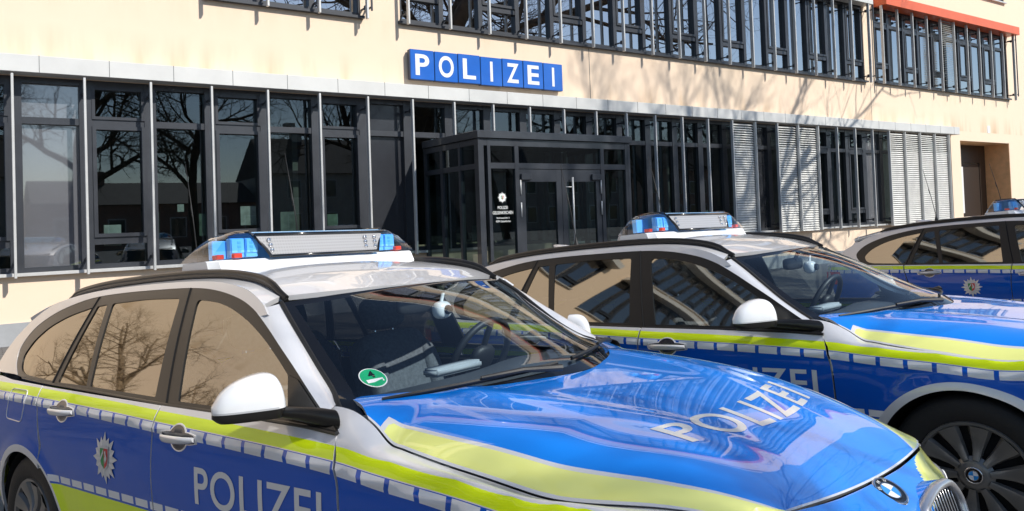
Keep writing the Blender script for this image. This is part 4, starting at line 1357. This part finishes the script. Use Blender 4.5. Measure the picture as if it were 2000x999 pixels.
        if kind == 'op':
            if zl: box(bm, x0+fw, x1-fw, y-.058, y+.045, zl-.055, zl+.055)
            zz0 = (zl+.055) if zl else z0+.07; zz1 = (zt-.05) if zt else z1-.09
            for a, b, c, d in ((x0+fw, x0+fw+.055, zz0, zz1), (x1-fw-.055, x1-fw, zz0, zz1), (x0+fw+.055, x1-fw-.055, zz0, zz0+.055), (x0+fw+.055, x1-fw-.055, zz1-.055, zz1)):
                box(bm, a, b, y-.085, y+.03, c, d)
            if zt:
                for a, b, c, d in ((x0+fw, x0+fw+.045, zt+.05, z1-.09), (x1-fw-.045, x1-fw, zt+.05, z1-.09), (x0+fw+.045, x1-fw-.045, zt+.05, zt+.095), (x0+fw+.045, x1-fw-.045, z1-.135, z1-.09)):
                    box(bm, a, b, y-.08, y+.03, c, d)
        fr = obj('window', bm, frame, B)
        bm = bmesh.new()
        mm = pane
        if kind == 'panel': mm = grey
        if kind == 'dark': mm = darkp
        tilt = random.uniform(-.004, .004)
        yy = y+.01
        for c, d in (((z0+.06, (zt or z1)-.02), ((zt or z1)+.02, z1-.07)) if zt else ((z0+.06, z1-.07),)):
            if d-c < .1: continue
            t1, t2 = random.uniform(-.003, .003), random.uniform(-.003, .003)
            bm.faces.new([bm.verts.new(p) for p in ((x0+fw*.7, yy+t1, c), (x1-fw*.7, yy-t1, c), (x1-fw*.7, yy-t1+t2, d), (x0+fw*.7, yy+t1+t2, d))])
        obj('pane', bm, mm, fr)
        return fr
    # ground floor
    kinds = {}
    for k in range(-8, 30): kinds[k] = 'fix'
    for k in (1, 3, 5, 21, 23, -1, -3, -5): kinds[k] = 'op'
    for k in (0, -2, -4): kinds[k] = 'panel'
    for k in (6, 18, 24): kinds[k] = 'dark'
    kinds[24] = 'panel'
    for k in range(-2, 30):
        x0, x1 = fx(k)+.035, fx(k+1)+.035
        if x1 > 27.4: x1 = 27.33
        bay(x0, x1, .865, 3.718, kinds[k], zt=3.08, zl=1.28)
    # fins
    def fin(x, z0, z1, y=FY-.25, w=.034, br=True):
        bm = bmesh.new(); box(bm, x-w/2, x+w/2, y-.04, y+.04, z0, z1); bevel(bm, .004, 1)
        f = obj('fin', bm, alu, B)
        if br:
            for z in (z0+.22, z1-.20):
                bm = bmesh.new(); box(bm, x-.014, x+.014, y+.045, FY+.06, z-.014, z+.014); box(bm, x-.02, x+.02, y+.05, y+.10, z-.04, z+.04)
                obj('bracket', bm, frame, f)
    for k in range(-2, 31):
        if k in (8, 9, 10): 
            fin(fx(k), 2.98, 3.70, br=False); continue
        fin(fx(k), .80, 3.70) if k < 30 else None
    # upper floors
    for (a, b, z0, z1) in up:
        n = round((b-a)/.907); w = (b-a)/n
        for k in range(n):
            bay(a+k*w, a+(k+1)*w, z0+.004, z1-.003, 'op' if k % 2 == 0 else 'fix', zt=None if a < 22 else 7.05, zl=z0+.52, pane=glr, post=.05)
        for k in range(n+1):
            fin(a+.05+k*w*(.99), z0-.10, z1-.05, w=.036)
        bm = bmesh.new(); box(bm, a-.05, b+.05, FY-.09, FY+.1, z0-.05, z0-.002); obj('sill', bm, frame, B)
        orangek = a > 22.5
        bm = bmesh.new(); box(bm, a-.1 if not orangek else 22.98, b+.12, FY-.42 if orangek else FY-.3, FY-.002, z1-.05, z1+.24); bevel(bm, .006, 1); obj('lintel', bm, orange if orangek else canopy_m, B)
        bm = bmesh.new(); x = b+.10
        box(bm, x-.015, x+.015, FY-.30, FY-.27, z0+.05, z1-.05)
        for z in (z0+.12, z1-.2): box(bm, x-.012, x+.012, FY-.27, FY-.002, z-.015, z+.015)
        obj('end_rail', bm, dark, B)
    for (a, b, z0, z1) in fl:
        n = round((b-a)/1.25); w = (b-a)/n
        for k in range(n):
            bay(a+k*w, a+(k+1)*w, z0+.004, z1-.003, 'op' if k % 2 == 0 else 'fix', zl=z0+.52, pane=glr, post=.08)
        bm = bmesh.new(); box(bm, a-.1, b+.1, FY-.40, FY-.002, z1-.05, z1+.24); obj('lintel', bm, orange if 8 < z0 < 12 and a > -8 else canopy_m, B)
        bm = bmesh.new(); box(bm, a-.05, b+.05, FY-.09, FY+.1, z0-.05, z0-.002); obj('sill', bm, alu, B)
    # louvre blinds
    def louvre(x0, x1, z0, z1, tilt=55, name='louvre_blind', zs=3.08):
        bm = bmesh.new(); pitch = .062
        n = int((z1-z0)/pitch)
        for i in range(n):
            z = z0+.03+i*pitch
            t = math.radians((tilt if z < zs else tilt-12)+random.uniform(-2, 2))
            c, s = math.cos(t)*.036, math.sin(t)*.036
            y = FY-.20
            bm.faces.new([bm.verts.new(p) for p in ((x0+.02, y-c, z-s), (x1-.02, y-c, z-s), (x1-.02, y+c, z+s), (x0+.02, y+c, z+s))])
            bm.faces.new([bm.verts.new(p) for p in ((x0+.02, y-c+.004, z-s-.002), (x0+.02, y+c+.004, z+s-.002), (x1-.02, y+c+.004, z+s-.002), (x1-.02, y-c+.004, z-s-.002))])
        obj(name, bm, louv, B)
    for k in (17, 19, 20, 25, 26, 27, 28):
        louvre(fx(k)+.017, fx(k+1)-.017, .80, 3.70, 50)
    louvre(22.97+.93*4, 22.97+.93*5-.06, 5.25, 7.55, 15, zs=6.7)
    # opened casement in bay 23: tilted sash
    # entrance porch
    P = empty('porch', (0, 0, 0), B)
    px0, px1, py, pt = 7.04, 10.56, 11.0, 2.93
    bm = bmesh.new()
    box(bm, px0-.03, px1+.03, py-.04, FY-.05, pt-.13, pt); bevel(bm, .006, 1); obj('porch_roof', bm, dark, P)
    bm = bmesh.new()
    zb, zt = -.2, pt-.135
    def post(x, w=.08, y0=py, d=.09, z1=zt, z0=zb): box(bm, x-w/2, x+w/2, y0, y0+d, z0, z1)
    post(px0+.055, .11); post(7.26, .06, py+.004); post(7.845, .085, py+.006); post(9.845, .085, py+.006); post(10.47, .07, py+.004); post(px1-.03, .06)
    box(bm, px0+.11, px1-.06, py+.008, py+.085, zt-.12, zt-.002); box(bm, 7.29, 7.80, py+.010, py+.08, 2.28, 2.38); box(bm, 7.888, 9.80, py+.010, py+.08, 2.28, 2.38); box(bm, 9.888, 10.435, py+.010, py+.08, 2.28, 2.38)
    for a, b in ((7.29, 7.80), (9.888, 10.435)): box(bm, a, b, py+.012, py+.08, -.2, .0)
    obj('porch_frame', bm, dark, P)
    # side wall frames (left and right)
    for x in (px0+.01, px1-.09):
        bm = bmesh.new()
        for y, w in ((py+.095, .05), (py+.62, .07), (py+1.25, .09), (FY-.10, .07)): box(bm, x, x+.075, y, y+w, zb, zt-.003)
        box(bm, x+.004, x+.07, py+.145, FY-.10, 2.28, 2.37); box(bm, x+.004, x+.07, py+.145, FY-.10, zt-.1, zt-.004)
        obj('side_frame', bm, dark, P)
    for x in (px0+.05, px1-.05):
        bm = bmesh.new()
        bm.faces.new([bm.verts.new(p) for p in ((x, py+.1, zb), (x, FY-.05, zb), (x, FY-.05, zt-.05), (x, py+.1, zt-.05))])
        obj('side_glass', bm, gl, P)
    bm = bmesh.new()
    for a, b, c, d in ((7.27, 7.83, .0, 2.3), (7.27, 7.83, 2.35, zt-.05), (7.86, 9.83, 2.35, zt-.05), (9.86, 10.45, .0, 2.3), (9.86, 10.45, 2.35, zt-.05)):
        y = py+.045; bm.faces.new([bm.verts.new(p) for p in ((a, y, c), (b, y, c), (b, y, d), (a, y, d))])
    front_glass = obj('front_glass', bm, gl, P)
    # door leaves
    for a, b in ((7.895, 8.843), (8.852, 9.795)):
        bm = bmesh.new(); y = py+.02
        st_ = .12
        box(bm, a, a+st_, y, y+.06, .0, 2.27); box(bm, b-st_, b, y, y+.06, .0, 2.27); box(bm, a+st_, b-st_, y+.002, y+.058, .0, .16); box(bm, a+st_, b-st_, y+.002, y+.058, 2.05, 2.27)
        d = obj('entrance_door', bm, dark, P)
        bm = bmesh.new(); bm.faces.new([bm.verts.new(p) for p in ((a+st_, y+.03, .16), (b-st_, y+.03, .16), (b-st_, y+.03, 2.06), (a+st_, y+.03, 2.06))]); obj('pane', bm, gl, d)
        bm = bmesh.new(); hx = a+.01 if a < 8.5 else b-.01
        bm.free()
        for z in (1.55, 1.95):
            bm = bmesh.new(); tube(bm, [(hx, y-.02, z-.13), (hx, y-.02, z+.13)], .014, 8); obj('hinge', bm, alu, d, True)
        bm = bmesh.new(); box(bm, (a+.02 if a < 8.5 else b-.24), (a+.24 if a < 8.5 else b-.02), y-.05, y-.002, 2.08, 2.19); bevel(bm, .006, 1); obj('door_closer', bm, dark, d)
        if a > 8.5:
            bm = bmesh.new(); tube(bm, [(9.06, y-.06, .55), (9.06, y-.06, 2.13)], .018, 10)
            for z in (.75, 1.95): tube(bm, [(9.06, y-.06, z), (8.93, y+.005, z)], .010, 8)
            obj('handle', bm, alu, d, True)
    # lettering and star on the porch glass
    lt = mat('white_window_film', (.80, .82, .80), .5)
    for s, z, w, h in (('POLIZEI', 1.575, .21, .052), ('GELSENKIRCHEN', 1.485, .43, .056), ('Rathausplatz 2', 1.400, .27, .036), ('45894 Gelsenkirchen', 1.345, .31, .036)):
        bm = text_bm(s, 1, .012); fit_text(bm, w, h)
        for v in bm.verts: v.co = Vector((7.535-w/2+v.co.x, py+.041, z+v.co.y))
        obj('window_lettering', bm, lt, front_glass)
    def sf(a, b, l): return Vector((7.53+a, py+.042-l, 1.775+b))
    obj('window_star', star_bm(.10, sf, .0), lt, front_glass)
    bm = bmesh.new()
    for i, b in enumerate(shield_parts(.07, sf, .001)):
        me = bpy.data.meshes.new('t'); b.to_mesh(me); b.free(); k0 = len(bm.faces); bm.from_mesh(me); bm.faces.ensure_lookup_table()
        for f_ in list(bm.faces)[k0:]: f_.material_index = i
        bpy.data.meshes.remove(me)
    obj('window_shield', bm, [lt, M['greene'], M['red'], lt, lt], front_glass)
    # porch interior: counter wall with bright notices
    bm = bmesh.new(); box(bm, 7.0, 10.7, FY+2.2, FY+2.25, .0, .9); obj('reception_counter', bm, wall, B)
    # side door in the recess on the right
    ob_ = mat('orange_brown_render', (.80, .45, .22), .9, noise=.12, nscale=5)
    bm = bmesh.new(); box(bm, 31.655, 31.668, FY+.01, FY+.838, -.3, 3.565); obj('recess_side', bm, ob_, B)
    bm = bmesh.new(); box(bm, 28.003, 31.65, FY+.02, FY+.838, 3.553, 3.566); obj('recess_ceiling', bm, ob_, B)
    bm = bmesh.new(); y = FY+.84
    box(bm, 28.02, 28.5, y, y+.1, -.3, 3.55); box(bm, 31.2, 31.65, y, y+.1, -.3, 3.55); box(bm, 28.5, 31.2, y+.002, y+.1, 2.9, 3.55)
    box(bm, 28.52, 31.18, y+.02, y+.08, -.3, 2.88)
    sd = obj('side_door', bm, mat('brown_black_door', (.035, .025, .02), .4, 0, .3), B)
    bm = bmesh.new(); box(bm, 28.62, 29.9, y-.01, y+.018, 1.05, 2.75); obj('door_panel', bm, M['white'], sd)
    bm = bmesh.new(); box(bm, 30.02, 30.22, FY-.012, FY-.001, 3.90, 4.16); bevel(bm, .004, 1); obj('house_number_plate', bm, M['white'], B)
    # notices in the windows
    def tex_paper(c): return mat('notice_paper', c, .6, noise=.35, nscale=6)
    pm = [tex_paper((.62, .66, .64)), tex_paper((.30, .36, .32)), tex_paper((.20, .30, .24))]
    for i, (x, z, w, h) in enumerate(((1.55, 1.20, .24, .32), (2.10, 1.32, .24, .38), (2.95, 1.30, .22, .36), (2.62, 1.70, .10, .12), (4.30, 1.32, .26, .34), (5.15, 1.30, .2, .3), (3.62, 1.45, .26, .32), (15.0, 1.1, .25, .35), (16.2, 1.2, .25, .35), (8.2, 1.0, .22, .30))):
        bm = bmesh.new(); box(bm, x, x+w, FY+.145, FY+.150, z, z+h)
        tag(obj('notice', bm, pm[i % 3], None), ['pale paper notice', 'grey printed notice', 'green printed notice'][i % 3] + ' behind the ground floor glass, ' + ['low in the second bay from the left', 'lower right of the second bay', 'in the third bay beside a fin', 'small and high in the third bay', 'in the fifth bay above the light bar', 'in the sixth bay above the light bar', 'in the fourth bay above the light bar', 'right of the porch behind the middle car', 'two bays right of the porch', 'left of the entrance door'][i], 'notice', 'notices in the windows')
    return B

def build_sign():
    S = empty('police_sign', (0, 0, 0))
    tag(S, 'blue wall sign of seven square boxes with white letters above the entrance', 'sign')
    blue = mat('sign_blue', (.012, .13, .55), .3, 0, .6, .05, noise=.05, nscale=4); edge = mat('sign_edge', (.05, .06, .09), .5); white = mat('sign_white', (.84, .85, .86), .4)
    x0, x1, z0, z1 = 6.77, 10.46, 4.11, 4.685
    w = (x1-x0)/7
    for i, ch in enumerate('POLIZEI'):
        a = x0+i*w; b = a+w-.012; dz = random.uniform(-.006, .006)
        bm = bmesh.new(); box(bm, a, b, FY-.15, FY-.03, z0+dz, z1+dz); bevel(bm, .008, 2)
        for f in bm.faces: f.material_index = 0 if f.normal.y < -.5 else 1
        p = obj('letter_box', bm, [blue, edge], S)
        bm = text_bm(ch, 1, .022)
        lw = .30 if ch not in 'I' else .062
        if ch == 'O': lw = .335
        fit_text(bm, lw, .405 if ch != 'O' else .42)
        for v in bm.verts: v.co = Vector(((a+b)/2-lw/2+v.co.x, FY-.1535, z0+dz+.085+v.co.y))
        bmesh.ops.recalc_face_normals(bm, faces=bm.faces)
        if sum(f.normal.y for f in bm.faces) > 0: bmesh.ops.reverse_faces(bm, faces=bm.faces)
        obj('letter', bm, white, p)
        bm = bmesh.new(); box(bm, a+.1, b-.1, FY-.03, FY-.001, z0+.1, z1-.1); obj('wall_mount', bm, edge, p)

# ------------------------------------------------------------------ trees, ground, light, camera
def make_tree(seed, height=13., lean=0., spread=1.):
    rnd = random.Random(seed)
    tb, cb = bmesh.new(), bmesh.new()
    def branch(p, d, L, r, lvl):
        n = 6 if lvl < 2 else (4 if lvl < 4 else 3)
        pts = [p]; rs = [r]
        q = p.copy(); dd = d.copy()
        for i in range(n):
            j = Vector((rnd.gauss(0, 1), rnd.gauss(0, 1), rnd.gauss(0, .6)))*(.10+.05*lvl)
            dd = (dd+j+Vector((0, 0, .06 if lvl else .0))).normalized()
            q = q+dd*L/n; pts.append(q.copy()); rs.append(r*(1-.55*(i+1)/n))
        tube(tb if lvl < 2 else cb, pts, rs, 10 if lvl < 1 else (7 if lvl < 2 else (5 if lvl < 4 else 3)), cap=False)
        if lvl >= 5: return
        k = {0: 7, 1: 6, 2: 6, 3: 5, 4: 4}[lvl]
        for i in range(k):
            t = (.42 if lvl == 0 else .25)+(.58 if lvl == 0 else .75)*(i+rnd.random()*.8)/k
            t = min(t, .99); f = t*n; a = int(f); b = min(a+1, n)
            pp = pts[a].lerp(pts[b], f-a); rr = rs[a]+(rs[b]-rs[a])*(f-a)
            ax = (pts[b]-pts[a]).normalized()
            ang = rnd.uniform(0, 2*math.pi); s = ax.orthogonal().normalized(); u = ax.cross(s)
            side = s*math.cos(ang)+u*math.sin(ang)
            o = rnd.uniform(.6, 1.15)*spread
            nd = (ax*math.cos(o)+side*math.sin(o)).normalized()
            branch(pp, nd, L*rnd.uniform(.48, .72)*(1.05-.3*t), rr*rnd.uniform(.5, .7), lvl+1)
    branch(Vector((0, 0, -.4)), Vector((lean, 0, 1)).normalized(), height*.62, height*.021, 0)
    return tb, cb

def build_trees():
    bark = mat('grey_brown_bark', (.10, .080, .060), .9, noise=.35, nscale=5, bump=.5, bscale=25)
    protos = []
    for sd, h_, ln in ((3, 14., .12), (11, 12.5, -.08)):
        t = empty('bare_tree', (0, 0, 0)); tb, cb = make_tree(sd, h_, ln)
        obj('trunk', tb, bark, t, True); obj('crown', cb, bark, t, True)
        protos.append(t)
    spots = [(15.6, -6.0, 0, .7, 1.9), (-4.0, 3.2, 1, 2.2, .80), (27, -17, 1, .6, 1.05), (3.8, -12, 0, 1.2, 1.0), (-2.5, -15, 1, 4.1, 1.1), (9.5, -15, 1, 5.0, 1.05), (20, -15, 0, 2.4, 1.1), (31, -13, 1, 3.0, 1.15), (42, -15, 0, 4.4, 1.1), (54, -17, 1, .9, 1.2), (68, -19, 0, 5.6, 1.2), (62, 26, 1, 1.9, 1.1), (-13, -3, 0, 3.6, 1.0), (18.4, -9.0, 1, 4.6, 1.9), (-5.5, 9.6, 0, 1.0, .34)]
    where = ['tall, at the yard edge, shading the wall beside the sign', 'in the yard left of the cars', 'across the street opposite the louvred windows', 'across the street behind the nearest car', 'across the street behind the left yard corner', 'across the street behind the middle car', 'across the street behind the farthest car', 'across the street facing the right end', 'across the street past the right end', 'second from the far end of the street', 'farthest along the street', 'beyond the right corner of the building', 'at the far left of the yard', 'tall, at the yard edge opposite the entrance porch', 'small, close to the wall left of the windows']
    used = set()
    for (x, y, k, rz, s), wh in zip(spots, where):
        o = protos[k] if k not in used else copy_tree(protos[k]); used.add(k)
        if s < .5:
            lb = mat('pale_bark', (.40, .30, .20), .9, noise=.3, nscale=9)
            for ch in o.children: ch.material_slots[0].link = 'OBJECT'; ch.material_slots[0].material = lb
        o.location = (x, y, gz(x, y)-.02); o.rotation_euler = (0, 0, rz); o.scale = (s, s, s)
        tag(o, 'bare leafless tree '+wh, 'tree', 'bare trees around the yard')

def build_houses():
    cols = [(.42, .30, .24), (.50, .46, .40), (.34, .20, .15), (.55, .50, .42), (.40, .34, .30), (.48, .30, .22)]
    names = ['brown brick', 'pale grey rendered', 'dark red brick', 'cream rendered', 'grey brown', 'light red brick']
    place = ['at the far left end of the row', 'second from the left end', 'low, facing the left window bays', 'fourth along the row', 'across from the entrance porch', 'sixth along the row', 'third from the right end', 'second from the right end', 'at the far right end of the row']
    roofm = mat('dark_roof_tiles', (.07, .055, .05), .8, noise=.3, nscale=3); gl = mat('house_window_glass', (.03, .035, .04), .08, 0, .8); wh = mat('house_window_frame', (.7, .7, .68), .5)
    for i in range(9):
        x0 = -40+i*22.-(3 if i == 3 else 0); x1 = -40+(i+1)*22-1-(3 if i == 2 else 0); y0, y1 = -57., -46.; h_ = (5.6, 6.2, 4.0, 6.6, 6.0, 7.4, 6.4, 7.8, 6.8)[i]; rh = 2.2 if i == 2 else 4.
        H = empty('terraced_house', (0, 0, 0)); tag(H, names[i % 6]+' house across the street, '+place[i], 'house', 'houses across the street')
        m = mat('house_wall', cols[i % 6], .9, noise=.15, nscale=2)
        bm = bmesh.new(); box(bm, x0, x1, y0, y1, -.5, h_); obj('wall', bm, m, H)
        bm = bmesh.new(); ym = (y0+y1)/2
        v = [bm.verts.new(p) for p in ((x0, y0-.4, h_), (x1, y0-.4, h_), (x1, ym, h_+rh), (x0, ym, h_+rh), (x0, y1+.4, h_), (x1, y1+.4, h_))]
        bm.faces.new((v[0], v[1], v[2], v[3])); bm.faces.new((v[3], v[2], v[5], v[4])); bm.faces.new((v[0], v[3], v[4])); bm.faces.new((v[1], v[5], v[2]))
        r = obj('roof', bm, roofm, H)
        bm = bmesh.new(); box(bm, x0+4, x0+5, ym-.5, ym+.5, h_+rh-1, h_+rh+1.0); obj('chimney', bm, m, r)
        for k in range(6):
            for z in ((1.0, 4.2) if i != 2 else (1.0,)):
                x = x0+1.6+k*3.0
                bm = bmesh.new(); box(bm, x, x+1.4, y1-.05, y1+.06, z, z+1.8); w = obj('window', bm, wh, H)
                bm = bmesh.new(); box(bm, x+.1, x+1.3, y1+.05, y1+.07, z+.1, z+1.7); obj('pane', bm, gl, w)

def gz(x, y):
    """ground height: the yard falls gently towards the building, then a level pavement"""
    xc = min(max(x, -15), 30)
    yc = min(max(y, -1.5), 6.3)
    a = GX*min(max(xc, -2), 13)+GY*yc
    lvl = -.165
    t = smooth01((y-6.4)/2.6)
    return a*(1-t)+lvl*t

def build_ground():
    def gm():
        m = bpy.data.materials.new('yard_paving'); m.use_nodes = True; nt = m.node_tree; b = nt.nodes['Principled BSDF']; b.inputs['Roughness'].default_value = .85
        tc = nt.nodes.new('ShaderNodeTexCoord'); br = nt.nodes.new('ShaderNodeTexBrick'); br.inputs['Scale'].default_value = 1.; br.inputs['Brick Width'].default_value = .2; br.inputs['Row Height'].default_value = .1; br.inputs['Mortar Size'].default_value = .006
        br.inputs['Color1'].default_value = (.20, .19, .18, 1); br.inputs['Color2'].default_value = (.15, .145, .14, 1); br.inputs['Mortar'].default_value = (.06, .055, .05, 1)
        nt.links.new(tc.outputs['Object'], br.inputs['Vector'])
        n = nt.nodes.new('ShaderNodeTexNoise'); n.inputs['Scale'].default_value = 1.2; n.inputs['Detail'].default_value = 8; nt.links.new(tc.outputs['Object'], n.inputs['Vector'])
        c = mixc(nt, X(nt, n.outputs['Fac'])*.45, br.outputs['Color'], (.09, .085, .08)); nt.links.new(c, b.inputs['Base Color'])
        bp = nt.nodes.new('ShaderNodeBump'); bp.inputs['Strength'].default_value = .4; bp.inputs['Distance'].default_value = .01; nt.links.new(br.outputs['Fac'], bp.inputs['Height']); bp.invert = True; nt.links.new(bp.outputs['Normal'], b.inputs['Normal'])
        return m
    xs = sorted(set([-400, -150, -60, -30] + [round(-15+.9*i, 3) for i in range(52)] + [45, 70, 150, 400])); ys = sorted(set([-400, -150, -60, -28, -14, -6, -3] + [round(-1.5+.35*i, 3) for i in range(33)] + [11, 13, 20, 60, 150, 400]))
    bm = bmesh.new(); loft(bm, [[(x, y, gz(x, y)) for x in xs] for y in ys]); bmesh.ops.recalc_face_normals(bm, faces=bm.faces)
    tag(obj('ground', bm, gm(), None, True), kind='structure')
    bm = bmesh.new(); loft(bm, [[(x, y, gz(0, -14)+.006 if y < -14 else gz(x, y)+.006) for x in (-200, -60, 0, 60, 200)] for y in (-27, -24, -20, -17)])
    bmesh.ops.recalc_face_normals(bm, faces=bm.faces)
    tag(obj('road', bm, mat('asphalt', (.05, .05, .05), .85, noise=.2, nscale=3), None), kind='structure')

SUN = Vector((.33, -.68, .65)).normalized()   # towards the sun
def build_light():
    w = bpy.data.worlds.new('World'); SC.world = w; w.use_nodes = True; nt = w.node_tree
    bg = nt.nodes['Background']; sky = nt.nodes.new('ShaderNodeTexSky'); sky.sky_type = 'NISHITA'; sky.sun_disc = False
    el = math.asin(SUN.z); az = math.atan2(SUN.x, SUN.y)
    sky.sun_elevation = el; sky.sun_rotation = az; sky.air_density = 1.; sky.dust_density = .4; sky.ozone_density = 2.0
    nt.links.new(sky.outputs[0], bg.inputs[0]); bg.inputs[1].default_value = .15
    L = bpy.data.lights.new('sun', 'SUN'); L.energy = 5.0; L.angle = math.radians(.53); L.color = (1., .955, .88)
    o = bpy.data.objects.new('sun', L); COL.objects.link(o); o.rotation_euler = (-SUN).to_track_quat('-Z', 'Y').to_euler(); o.location = SUN*60

def build_camera():
    c = bpy.data.cameras.new('camera'); o = bpy.data.objects.new('camera', c); COL.objects.link(o)
    R = [[0.8310301895359412, -0.555118424163092, -0.03510497449854276], [-0.015276745976984049, 0.040310145901480965, -0.9990704245296004], [0.5560174863367271, 0.8307939740345297, 0.02501854503564593]]
    r, d, f = [Vector(q) for q in R]
    m = Matrix((r, -d, -f)).transposed().to_4x4(); m.translation = (0, 0, 1.377); o.matrix_world = m
    c.sensor_fit = 'HORIZONTAL'; c.sensor_width = 36; c.lens = 1499.95/2000*36
    c.shift_x = (1000-968.07)/2000; c.shift_y = (393.9-499.5)/2000
    c.clip_start = .05; c.clip_end = 2000
    SC.camera = o

def main():
    build_materials()
    M['cup_shade'] = mat('handle_recess_shade', (.012, .016, .035), .25, 0, .6)  # near-black: shade inside the handle cup painted on a flat disc
    car = build_car()
    poses = [(1.8447, 1.8386, -1.26647), (4.2591, 1.7550, -1.36579), (9.5074, 1.9412, -1.54313)]
    labs = ['silver and blue police estate car in the foreground, nearest the camera', 'silver and blue police estate car in the middle of the row of three', 'silver and blue police estate car at the right edge, farthest of the three']
    cars = [car]+[copy_tree(car) for _ in (1, 2)]
    for cc in cars[1:]:
        for o in list(cc.children_recursive):
            if o.name.split('.')[0] in ('emission_sticker', 'sticker_number'): bpy.data.objects.remove(o)
    for c, p, l in zip(cars, poses, labs):
        c.matrix_world = car_matrix(*p); tag(c, l, 'police car', 'police cars parked in a row')
    build_building(); build_sign(); build_ground(); build_trees(); build_houses(); build_light(); build_camera()
    SC.view_settings.view_transform = 'Standard'; SC.view_settings.look = 'None'; SC.view_settings.exposure = 0
    SC.cycles.max_bounces = 10; SC.cycles.transparent_max_bounces = 16; SC.cycles.glossy_bounces = 5; SC.cycles.caustics_reflective = False; SC.cycles.caustics_refractive = False
    SC.cycles.sample_clamp_indirect = 6
main()
